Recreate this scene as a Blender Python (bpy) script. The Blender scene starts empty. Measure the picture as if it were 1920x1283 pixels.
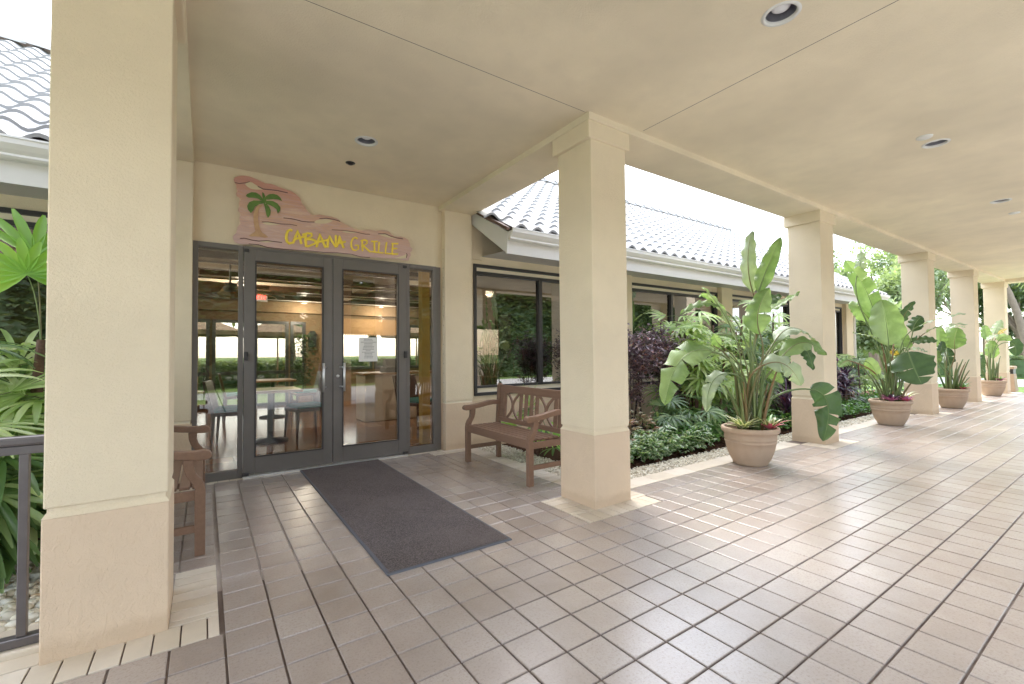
import bpy, math, random
from math import radians as R_, sin, cos, pi, sqrt
from mathutils import Vector, Matrix
random.seed(7)
S = bpy.context.scene
COL = S.collection
# ------------------------------------------------------------------ camera
CH = 1.25                                    # camera height
YAW, PIT, ROL, F = 0.59889722, 0.02438527, -0.00868595, 845.408
fw = Vector((sin(YAW)*cos(PIT), cos(YAW)*cos(PIT), sin(PIT)))
r0 = Vector((cos(YAW), -sin(YAW), 0)); u0 = r0.cross(fw)
rt = cos(ROL)*r0 + sin(ROL)*u0; up = -sin(ROL)*r0 + cos(ROL)*u0
cd = bpy.data.cameras.new("camera"); cam = bpy.data.objects.new("camera", cd); COL.objects.link(cam)
cam.matrix_world = Matrix(((rt.x, up.x, -fw.x, 0), (rt.y, up.y, -fw.y, 0), (rt.z, up.z, -fw.z, CH), (0, 0, 0, 1)))
cd.sensor_width = 36; cd.lens = F/1920*36; cd.clip_start = 0.03; cd.clip_end = 600
S.camera = cam
# ------------------------------------------------------------------ world, sun, exposure
SUN_EL, SUN_AZ = R_(52), R_(20)
W = bpy.data.worlds.new("World"); S.world = W; W.use_nodes = True
nt = W.node_tree; bg = nt.nodes['Background']
sk = nt.nodes.new('ShaderNodeTexSky'); sk.sky_type = 'NISHITA'; sk.sun_disc = False
sk.sun_elevation = SUN_EL; sk.sun_rotation = SUN_AZ; sk.dust_density = 1.5; sk.air_density = 1.0; sk.ozone_density = 1.0
hs = nt.nodes.new('ShaderNodeHueSaturation'); hs.inputs['Saturation'].default_value = 0.45
hs.inputs['Value'].default_value = 1.0
nt.links.new(sk.outputs[0], hs.inputs['Color']); nt.links.new(hs.outputs[0], bg.inputs[0])
bg.inputs[1].default_value = 0.15
sl = bpy.data.lights.new("sun", 'SUN'); so = bpy.data.objects.new("sun", sl); COL.objects.link(so)
sl.energy = .5; sl.angle = R_(25); sl.color = (1, .96, .9)
sd = Vector((sin(SUN_AZ)*cos(SUN_EL), cos(SUN_AZ)*cos(SUN_EL), sin(SUN_EL)))
so.rotation_euler = sd.to_track_quat('Z', 'Y').to_euler()
S.view_settings.view_transform = 'Standard'; S.view_settings.look = 'None'
S.view_settings.exposure = 2.9; S.view_settings.gamma = 1.0
S.cycles.max_bounces = 10; S.cycles.diffuse_bounces = 6; S.cycles.transparent_max_bounces = 16
S.cycles.sample_clamp_indirect = 8; S.cycles.use_denoising = True

def ray(px, py): return fw*F + rt*(px-960) - up*(py-641.5)
def Pz(px, py, zc):                                 # pixel of the photo + distance -> point
    d = ray(px, py)/F; return Vector((0, 0, CH)) + d*zc
def Py(px, py, y):
    d = ray(px, py); t = y/d.y; return Vector((d.x*t, y, CH+d.z*t))
# ------------------------------------------------------------------ materials
def mat(name, col=(.5, .5, .5), rough=.6, metal=0, spec=.5, build=None):
    m = bpy.data.materials.new(name); m.use_nodes = True
    b = m.node_tree.nodes['Principled BSDF']
    b.inputs['Base Color'].default_value = (*col, 1); b.inputs['Roughness'].default_value = rough
    b.inputs['Metallic'].default_value = metal; b.inputs['Specular IOR Level'].default_value = spec
    if build: build(m.node_tree, b)
    return m
def N(nt, t, **k):
    n = nt.nodes.new(t)
    for a, v in k.items():
        if a.startswith('i_'): n.inputs[a[2:].replace('_', ' ')].default_value = v
        else: setattr(n, a, v)
    return n
def coord(nt, kind='Object', scale=None):
    c = N(nt, 'ShaderNodeTexCoord'); o = c.outputs[kind]
    if scale:
        mp = N(nt, 'ShaderNodeMapping'); mp.inputs['Scale'].default_value = scale
        nt.links.new(o, mp.inputs[0]); o = mp.outputs[0]
    return o
def noise(nt, co, scale, detail=4, rough=.55, dist=0):
    n = N(nt, 'ShaderNodeTexNoise'); n.inputs['Scale'].default_value = scale
    n.inputs['Detail'].default_value = detail; n.inputs['Roughness'].default_value = rough
    n.inputs['Distortion'].default_value = dist
    nt.links.new(co, n.inputs['Vector']); return n.outputs['Fac']
def ramp(nt, fac, stops):
    r = N(nt, 'ShaderNodeValToRGB'); e = r.color_ramp.elements
    while len(e) < len(stops): e.new(.5)
    for x, (p, c) in zip(e, stops):
        x.position = p; x.color = (*c, 1) if len(c) == 3 else c
    nt.links.new(fac, r.inputs[0]); return r.outputs[0]
def mixc(nt, fac, a, b, mode='MIX'):
    m = N(nt, 'ShaderNodeMix', data_type='RGBA', blend_type=mode)
    for s, v in ((m.inputs[0], fac), (m.inputs[6], a), (m.inputs[7], b)):
        if isinstance(v, (int, float)): s.default_value = v
        elif isinstance(v, tuple): s.default_value = (*v, 1)
        else: nt.links.new(v, s)
    return m.outputs[2]
def bump(nt, b, h, strength=.3, dist=.01, prev=None):
    bp = N(nt, 'ShaderNodeBump'); bp.inputs['Strength'].default_value = strength
    bp.inputs['Distance'].default_value = dist; nt.links.new(h, bp.inputs['Height'])
    if prev: nt.links.new(prev, bp.inputs['Normal'])
    nt.links.new(bp.outputs[0], b.inputs['Normal']); return bp.outputs[0]
def stucco(name, col, strength=.35, knock=False, var=.06):
    def bld(nt, b):
        co = coord(nt)
        big = noise(nt, co, 1.1, 3); mid = noise(nt, co, 7, 4)
        c = mixc(nt, ramp(nt, big, [(.3, (0,)*3), (.7, (1,)*3)]), tuple(x*(1-var) for x in col), tuple(min(1, x*(1+var)) for x in col))
        c = mixc(nt, ramp(nt, mid, [(.45, (0,)*3), (.8, (.25,)*3)]), c, tuple(x*.86 for x in col))
        nt.links.new(c, b.inputs['Base Color'])
        f = noise(nt, co, 110, 4, .65)
        n1 = bump(nt, b, f, strength, .005)
        if knock:
            k = noise(nt, coord(nt, 'Object', (1, 1, .55)), 22, 5, .6, .9)
            kr = ramp(nt, k, [(.46, (0,)*3), (.54, (1,)*3)])
            bump(nt, b, kr, .38, .0035, n1)
        if knock:                                        # splash dirt along the foot, of uneven height
            sz = N(nt, 'ShaderNodeSeparateXYZ'); nt.links.new(co, sz.inputs[0])
            dm = N(nt, 'ShaderNodeMath', operation='MULTIPLY_ADD'); dm.inputs[1].default_value = -.11; nt.links.new(noise(nt, co, 9, 5, .7), dm.inputs[0]); nt.links.new(sz.outputs[2], dm.inputs[2])
            c = mixc(nt, ramp(nt, dm.outputs[0], [(0, (.30,)*3), (.045, (0,)*3)]), c, (.42, .29, .18)); nt.links.new(c, b.inputs['Base Color'])
        else:
            g = noise(nt, co, 38, 3)
            bump(nt, b, g, .22, .006, n1)
    return mat(name, col, .88, spec=.2, build=bld)
M = {}
M['cream'] = stucco('cream_stucco', (.78, .67, .495), .9)
M['cream2'] = stucco('cream_trim', (.82, .74, .58), .2)
M['peach'] = stucco('peach_knockdown_stucco', (.70, .55, .40), .5, True)
M['ceil'] = stucco('tan_ceiling_stucco', (.82, .72, .545), .8, var=.10)
M['wallin'] = stucco('interior_tan_plaster', (.24, .165, .095), .1)
M['yellow'] = stucco('interior_yellow_plaster', (.75, .55, .17), .1)
def b_tile(nt, b):
    co = coord(nt); g = N(nt, 'ShaderNodeNewGeometry').outputs['Random Per Island']
    base = ramp(nt, g, [(0, (.30, .238, .20)), (.35, (.40, .335, .295)), (.7, (.345, .28, .24)), (1, (.45, .39, .35))])
    st = noise(nt, co, 1.3, 5, .6)
    dk = noise(nt, coord(nt), .8, 6, .65, .4)
    base = mixc(nt, ramp(nt, dk, [(.34, (.55,)*3), (.5, (0,)*3)]), base, (.225, .17, .13))
    base = mixc(nt, ramp(nt, st, [(.38, (0,)*3), (.66, (.55,)*3)]), base, (.43, .385, .36))
    sp = noise(nt, co, 85, 4, .75)
    base = mixc(nt, ramp(nt, sp, [(.32, (.75,)*3), (.50, (0,)*3)]), base, (.25, .20, .175))
    nt.links.new(base, b.inputs['Base Color'])
    rr = noise(nt, co, 5, 5, .65)
    nt.links.new(ramp(nt, rr, [(.3, (.30,)*3), (.7, (.5,)*3)]), b.inputs['Roughness'])
    b.inputs['Coat Weight'].default_value = 1; b.inputs['Coat IOR'].default_value = 1.7
    b.inputs['Coat Roughness'].default_value = .27; b.inputs['Coat Weight'].default_value = .85
    h = noise(nt, co, 110, 4, .7); n1 = bump(nt, b, h, .42, .003)
    bump(nt, b, noise(nt, co, 14, 3), .10, .01, n1)
M['tile'] = mat('terracotta_tile', (.38, .28, .24), .35, spec=.6, build=b_tile)
def b_ctile(nt, b):
    co = coord(nt); g = N(nt, 'ShaderNodeNewGeometry').outputs['Random Per Island']
    base = ramp(nt, g, [(0, (.60, .52, .41)), (.5, (.66, .585, .48)), (1, (.70, .625, .53))])
    base = mixc(nt, ramp(nt, noise(nt, co, 6, 5, .65), [(.45, (0,)*3), (.75, (.5,)*3)]), base, (.5, .42, .34))
    nt.links.new(base, b.inputs['Base Color']); bump(nt, b, noise(nt, co, 150, 4, .6), .2, .002)
M['ctile'] = mat('cream_border_tile', (.66, .58, .47), .5, build=b_ctile)
def b_grout(nt, b):
    co = coord(nt)
    c = ramp(nt, noise(nt, co, 1.6, 4, .6), [(.35, (.08, .052, .043)), (.55, (.16, .12, .10)), (.75, (.42, .37, .33))])
    c = mixc(nt, ramp(nt, noise(nt, co, 30, 3), [(.4, (0,)*3), (.7, (.4,)*3)]), c, (.12, .085, .07))
    nt.links.new(c, b.inputs['Base Color']); bump(nt, b, noise(nt, co, 200, 3), .4, .003)
M['grout'] = mat('grout', (.2, .16, .14), .7, build=b_grout)
def simple_noise(c1, c2, sc=20, bs=.2, bscale=80):
    def f(nt, b):
        co = coord(nt)
        nt.links.new(mixc(nt, noise(nt, co, sc, 4), c1, c2), b.inputs['Base Color'])
        if bs: bump(nt, b, noise(nt, co, bscale, 4), bs, .004)
    return f
M['mulch'] = mat('mulch', (.05, .03, .02), .95, spec=.1, build=simple_noise((.03, .016, .01), (.13, .07, .045), 45, 1.0, 60))
def b_pebble(c):
    def f(nt, b):
        g = N(nt, 'ShaderNodeNewGeometry').outputs['Random Per Island']
        nt.links.new(ramp(nt, g, c), b.inputs['Base Color'])
        bump(nt, b, noise(nt, coord(nt), 120, 3), .2, .002)
    return f
M['gravel'] = mat('gravel', (.5, .45, .35), .8, build=b_pebble([(0, (.50, .42, .31)), (.3, (.74, .68, .56)), (.75, (.84, .80, .70)), (1, (.60, .53, .42))]))
M['stone'] = mat('river_stone', (.5, .45, .35), .6, build=b_pebble([(0, (.52, .36, .22)), (.12, (.66, .56, .42)), (.45, (.78, .72, .58)), (.8, (.84, .81, .72)), (1, (.46, .44, .38))]))
M['bronze'] = mat('bronze_aluminium', (.17, .155, .145), .45, .2, build=simple_noise((.155, .142, .134), (.19, .175, .165), 9, 0))
M['darkframe'] = mat('dark_window_frame', (.055, .052, .055), .4, .3, build=simple_noise((.045, .043, .046), (.07, .066, .068), 9, 0))
M['steel'] = mat('brushed_steel', (.75, .75, .74), .38, .75)
M['black'] = mat('black_plastic', (.015, .015, .017), .4)
M['white'] = mat('white_metal', (.72, .71, .68), .45, build=simple_noise((.70, .69, .66), (.76, .75, .73), 4, .05, 30))
M['fascia'] = mat('white_fascia', (.66, .655, .63), .6, build=simple_noise((.62, .61, .58), (.70, .69, .665), 3, .05, 40))
M['brownflash'] = mat('brown_flashing', (.15, .095, .07), .7)
M['screw'] = mat('screw_head', (.30, .26, .20), .5, .5)
def b_roof(nt, b):
    co = coord(nt)
    c = mixc(nt, ramp(nt, noise(nt, co, 2.5, 5, .6), [(.35, (0,)*3), (.7, (1,)*3)]), (.40, .395, .375), (.48, .475, .455))
    c = mixc(nt, ramp(nt, noise(nt, co, 18, 4), [(.55, (0,)*3), (.8, (.5,)*3)]), c, (.24, .23, .205))
    nt.links.new(c, b.inputs['Base Color'])
M['rooflip'] = mat('shaded_weathered_tile_edge', (.25, .245, .235), .9)  # grey tile ends: crescent shade and weathering both put into the colour
M['roof'] = mat('white_barrel_tile', (.72, .71, .68), .75, build=b_roof)
M['railing'] = mat('dark_bronze_rail', (.13, .12, .12), .35, .5, build=simple_noise((.12, .108, .11), (.17, .155, .155), 15, 0))
def b_wood(nt, b):
    co = coord(nt, 'Object', (14, 1.2, 14))
    c = mixc(nt, noise(nt, co, 3, 5, .6, .3), (.175, .100, .064), (.28, .172, .115))
    g = N(nt, 'ShaderNodeNewGeometry').outputs['Random Per Island']
    c = mixc(nt, ramp(nt, g, [(0, (0,)*3), (1, (.25,)*3)]), c, (.28, .17, .13))
    nt.links.new(c, b.inputs['Base Color']); bump(nt, b, noise(nt, co, 6, 4), .15, .002)
M['benchwood'] = mat('brown_stained_wood', (.2, .1, .07), .48, build=b_wood)
def b_mat(nt, b):
    co = coord(nt)
    c = ramp(nt, noise(nt, co, 1.7, 4, .6), [(.3, (.078, .066, .064)), (.7, (.145, .124, .120))])
    c = mixc(nt, ramp(nt, noise(nt, co, 130, 4, .8), [(.42, (0,)*3), (.62, (.9,)*3)]), c, (.24, .205, .20))
    nt.links.new(c, b.inputs['Base Color']); bump(nt, b, noise(nt, co, 300, 3, .8), 1.0, .006)
M['carpet'] = mat('door_mat_carpet', (.08, .065, .07), .95, spec=.1, build=b_mat)
M['rubber'] = mat('rubber_edge', (.10, .105, .125), .6)
def glassmat(name, tint, spec, rough=0.0):
    m = bpy.data.materials.new(name); m.use_nodes = True; nt = m.node_tree
    for n in list(nt.nodes): nt.nodes.remove(n)
    out = N(nt, 'ShaderNodeOutputMaterial'); tr = N(nt, 'ShaderNodeBsdfTransparent'); gl = N(nt, 'ShaderNodeBsdfGlossy')
    tr.inputs[0].default_value = (*tint, 1); gl.inputs['Roughness'].default_value = rough
    fr = N(nt, 'ShaderNodeFresnel'); fr.inputs[0].default_value = 1.52
    ma = N(nt, 'ShaderNodeMath', operation='MULTIPLY_ADD'); ma.inputs[1].default_value = 1.2; ma.inputs[2].default_value = spec
    mx = N(nt, 'ShaderNodeMixShader')
    nt.links.new(fr.outputs[0], ma.inputs[0]); nt.links.new(ma.outputs[0], mx.inputs[0])
    nt.links.new(tr.outputs[0], mx.inputs[1]); nt.links.new(gl.outputs[0], mx.inputs[2]); nt.links.new(mx.outputs[0], out.inputs[0])
    return m
M['glass'] = glassmat('clear_glass', (.80, .79, .76), .05)
M['tglass'] = glassmat('tinted_glass', (.42, .39, .35), .20)
def b_pot(nt, b):
    co = coord(nt)
    c = mixc(nt, noise(nt, co, 5, 5, .65), (.42, .305, .22), (.53, .405, .30))
    c = mixc(nt, ramp(nt, noise(nt, coord(nt, 'Object', (1, 1, .25)), 9, 4), [(.5, (0,)*3), (.75, (.5,)*3)]), c, (.40, .29, .21))
    nt.links.new(c, b.inputs['Base Color']); bump(nt, b, noise(nt, co, 70, 4), .25, .004)
M['pot'] = mat('tan_clay_pot', (.56, .42, .33), .8, spec=.25, build=b_pot)
def leafmat(name, stops, rough=.38, trans=.35, tcol=None, rib=False, spec=.5, varieg=None):
    m = bpy.data.materials.new(name); m.use_nodes = True; nt = m.node_tree
    b = nt.nodes['Principled BSDF']; out = nt.nodes['Material Output']
    g = N(nt, 'ShaderNodeNewGeometry').outputs['Random Per Island']
    oi = N(nt, 'ShaderNodeObjectInfo').outputs['Random']
    ad = N(nt, 'ShaderNodeMath', operation='ADD'); fr = N(nt, 'ShaderNodeMath', operation='FRACT')
    nt.links.new(g, ad.inputs[0]); nt.links.new(oi, ad.inputs[1]); nt.links.new(ad.outputs[0], fr.inputs[0])
    c = ramp(nt, fr.outputs[0], stops)
    if rib or varieg:
        uv = N(nt, 'ShaderNodeTexCoord').outputs['UV']; sx = N(nt, 'ShaderNodeSeparateXYZ'); nt.links.new(uv, sx.inputs[0])
    if rib:
        av = N(nt, 'ShaderNodeMath', operation='ABSOLUTE'); nt.links.new(sx.outputs[1], av.inputs[0])
        mid = ramp(nt, av.outputs[0], [(0, (.7,)*3), (.07, (0,)*3)])
        c = mixc(nt, mid, c, tuple(min(1, x*1.9+.03) for x in stops[-1][1]))
        wa = N(nt, 'ShaderNodeMath', operation='MULTIPLY_ADD'); wa.inputs[1].default_value = .18; nt.links.new(av.outputs[0], wa.inputs[0]); nt.links.new(sx.outputs[0], wa.inputs[2])
        si = N(nt, 'ShaderNodeMath', operation='MULTIPLY'); si.inputs[1].default_value = 330; nt.links.new(wa.outputs[0], si.inputs[0])
        s2 = N(nt, 'ShaderNodeMath', operation='SINE'); nt.links.new(si.outputs[0], s2.inputs[0])
        s3 = N(nt, 'ShaderNodeMath', operation='MULTIPLY_ADD'); s3.inputs[1].default_value = .5; s3.inputs[2].default_value = .5; nt.links.new(s2.outputs[0], s3.inputs[0])
        c = mixc(nt, ramp(nt, s3.outputs[0], [(.55, (0,)*3), (1, (.3,)*3)]), c, tuple(x*.6 for x in stops[0][1]))
        ng = noise(nt, coord(nt), 6, 4)
        c = mixc(nt, ramp(nt, ng, [(.45, (0,)*3), (.75, (.5,)*3)]), c, tuple(min(1, x*1.35) for x in stops[-1][1]))
        ed = N(nt, 'ShaderNodeMath', operation='MULTIPLY_ADD'); ed.inputs[1].default_value = .35; nt.links.new(noise(nt, coord(nt), 22, 4), ed.inputs[0]); nt.links.new(av.outputs[0], ed.inputs[2])
        sub = N(nt, 'ShaderNodeMath', operation='ADD'); sub.inputs[1].default_value = -.5; nt.links.new(ed.outputs[0], sub.inputs[0])
        c = mixc(nt, ramp(nt, sub.outputs[0], [(.72, (0,)*3), (.80, (.7,)*3)]), c, (.30, .22, .08))
        bump(nt, b, s3.outputs[0], .5, .004)
    if varieg:
        av = N(nt, 'ShaderNodeMath', operation='ABSOLUTE'); nt.links.new(sx.outputs[1], av.inputs[0])
        ns = noise(nt, coord(nt), 45, 3)
        ma = N(nt, 'ShaderNodeMath', operation='MULTIPLY_ADD'); ma.inputs[1].default_value = .8; nt.links.new(ns, ma.inputs[0]); nt.links.new(av.outputs[0], ma.inputs[2])
        c = mixc(nt, ramp(nt, ma.outputs[0], [(.78, (0,)*3), (.95, (1,)*3)]), c, varieg)
    nt.links.new(c, b.inputs['Base Color'])
    b.inputs['Roughness'].default_value = rough; b.inputs['Specular IOR Level'].default_value = spec
    t = N(nt, 'ShaderNodeBsdfTranslucent'); mx = N(nt, 'ShaderNodeMixShader'); mx.inputs[0].default_value = trans
    tc = mixc(nt, 1.0, c, tcol or (1.0, 1.0, .55), 'MULTIPLY'); tc2 = mixc(nt, 1.0, tc, (1.5, 1.6, 1.2), 'MULTIPLY')
    nt.links.new(tc2, t.inputs[0])
    nt.links.new(b.outputs[0], mx.inputs[1]); nt.links.new(t.outputs[0], mx.inputs[2]); nt.links.new(mx.outputs[0], out.inputs[0])
    return m
M['bop'] = leafmat('broad_green_leaf', [(0, (.145, .24, .075)), (.5, (.215, .325, .115)), (1, (.31, .42, .19))], .33, .28, (1, 1, .75), rib=True)
M['bopdark'] = leafmat('dark_green_leaf', [(0, (.045, .095, .035)), (1, (.08, .14, .055))], .3, .18, (1, 1, .7), rib=True)
M['boppale'] = leafmat('grey_green_leaf', [(0, (.27, .345, .235)), (1, (.40, .47, .36))], .42, .25, rib=True)
M['bopyellow'] = leafmat('yellowing_leaf', [(0, (.42, .34, .07)), (1, (.45, .30, .08))], .42, .3, rib=True)
M['stalk'] = leafmat('leaf_stalk', [(0, (.10, .16, .05)), (.6, (.18, .24, .09)), (.85, (.16, .15, .06)), (1, (.24, .12, .05))], .4, .0)
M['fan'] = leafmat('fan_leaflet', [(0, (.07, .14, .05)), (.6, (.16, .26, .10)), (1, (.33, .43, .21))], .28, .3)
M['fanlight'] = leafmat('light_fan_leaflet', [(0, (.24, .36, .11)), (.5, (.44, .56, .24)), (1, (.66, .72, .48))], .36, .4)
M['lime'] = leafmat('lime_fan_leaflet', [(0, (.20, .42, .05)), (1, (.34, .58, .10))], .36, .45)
M['purple'] = leafmat('purple_leaf', [(0, (.09, .06, .08)), (.45, (.21, .15, .185)), (.8, (.36, .29, .32)), (.92, (.38, .15, .13)), (1, (.14, .20, .09))], .3, .12, (1, .7, .8))
M['cordy'] = leafmat('dark_strap_leaf', [(0, (.03, .016, .034)), (.6, (.08, .038, .08)), (.88, (.17, .09, .16)), (.96, (.22, .05, .03)), (1, (.20, .25, .10))], .28, .12, (1, .6, .8))
M['cover'] = leafmat('ground_cover_leaf', [(0, (.07, .17, .04)), (.6, (.13, .28, .07)), (1, (.22, .40, .12))], .3, .25)
M['varieg'] = leafmat('variegated_leaf', [(0, (.09, .19, .07)), (.6, (.15, .29, .11)), (1, (.24, .40, .15))], .36, .25, varieg=(.62, .68, .56))
M['coleus'] = leafmat('pink_green_leaf', [(0, (.10, .16, .06)), (.35, (.30, .26, .16)), (.65, (.45, .18, .12)), (1, (.55, .42, .32))], .4, .25, (1, .9, .7), varieg=(.66, .58, .50))
M['pink'] = leafmat('pink_bract', [(0, (.66, .16, .24)), (1, (.80, .34, .40))], .35, .3, (1, .6, .7))
M['magenta'] = leafmat('magenta_bract', [(0, (.50, .14, .34)), (1, (.70, .32, .50))], .35, .3, (1, .6, .9))
M['brom'] = leafmat('striped_strap_leaf', [(0, (.12, .20, .06)), (1, (.26, .33, .13))], .35, .2, varieg=(.72, .70, .50))
M['tree'] = leafmat('tree_leaf', [(0, (.06, .09, .045)), (.6, (.10, .145, .07)), (1, (.16, .205, .11))], .5, .35)
M['treelight'] = leafmat('haze_pale_tree_leaf', [(0, (.17, .22, .14)), (1, (.34, .40, .27))], .5, .35)  # distance haze put into the leaf colour by whitening it
M['bark'] = mat('bark', (.2, .15, .11), .9, build=simple_noise((.14, .10, .075), (.30, .24, .18), 12, .6, 25))
M['palmbark'] = mat('palm_bark', (.3, .26, .2), .9, build=simple_noise((.15, .12, .09), (.28, .23, .18), 9, .6, 25))
M['cane'] = mat('fibrous_cane', (.09, .05, .03), .9, build=simple_noise((.04, .022, .014), (.19, .11, .07), 60, .8, 90))
M['stem'] = mat('thin_stem', (.06, .035, .03), .8)
M['grass'] = mat('lawn', (.10, .17, .05), .95, spec=.1, build=simple_noise((.10, .17, .045), (.19, .27, .09), 3, .5, 60))
M['asphalt'] = mat('pale_paving', (.6, .58, .54), .85, build=simple_noise((.56, .54, .50), (.66, .64, .60), 5, .2, 60))
def b_ifl(nt, b):
    br = N(nt, 'ShaderNodeTexBrick', offset=0.0); br.inputs['Scale'].default_value = 1.0
    br.inputs['Brick Width'].default_value = .3; br.inputs['Row Height'].default_value = .3; br.inputs['Mortar Size'].default_value = .006
    br.inputs['Color1'].default_value = (.26, .12, .055, 1); br.inputs['Color2'].default_value = (.33, .165, .08, 1); br.inputs['Mortar'].default_value = (.14, .07, .04, 1)
    nt.links.new(coord(nt), br.inputs['Vector']); nt.links.new(br.outputs[0], b.inputs['Base Color'])
M['ifloor'] = mat('interior_terracotta', (.38, .17, .07), .16, build=b_ifl)
M['darkwood'] = mat('dark_wood', (.07, .03, .015), .35, build=simple_noise((.05, .022, .012), (.12, .055, .028), 14, 0))
M['midwood'] = mat('mid_wood', (.36, .20, .09), .35, build=simple_noise((.30, .16, .07), (.45, .26, .13), 10, 0))
M['rattan'] = mat('woven_rattan', (.42, .25, .11), .7, build=simple_noise((.28, .15, .06), (.55, .36, .17), 45, .4, 90))
M['teal'] = mat('teal_cushion', (.05, .30, .28), .8)
M['inwhite'] = mat('interior_cream_panel', (.60, .54, .44), .5, build=simple_noise((.56, .50, .40), (.66, .60, .50), 6, 0))
M['paper'] = mat('paper', (.80, .79, .77), .8)
M['ink'] = mat('ink', (.12, .12, .13), .8)
M['red'] = mat('red_paint', (.6, .03, .03), .4)
M['canvas'] = mat('tan_canvas', (.3, .2, .12), .85, build=simple_noise((.26, .17, .10), (.34, .235, .15), 4, 0))
def emis(name, col, st):
    def f(nt, b):
        b.inputs['Emission Color'].default_value = (*col, 1); b.inputs['Emission Strength'].default_value = st
    return mat(name, col, .5, build=f)
M['lampon'] = emis('lit_lamp', (1, .8, .5), 3)
M['exitglow'] = emis('exit_red', (.9, .06, .04), 1.5)
M['lens'] = mat('frosted_lens', (.85, .86, .87), .25, spec=.6)
M['refl'] = mat('reflector_cone', (.22, .22, .25), .3, .5)
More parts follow.
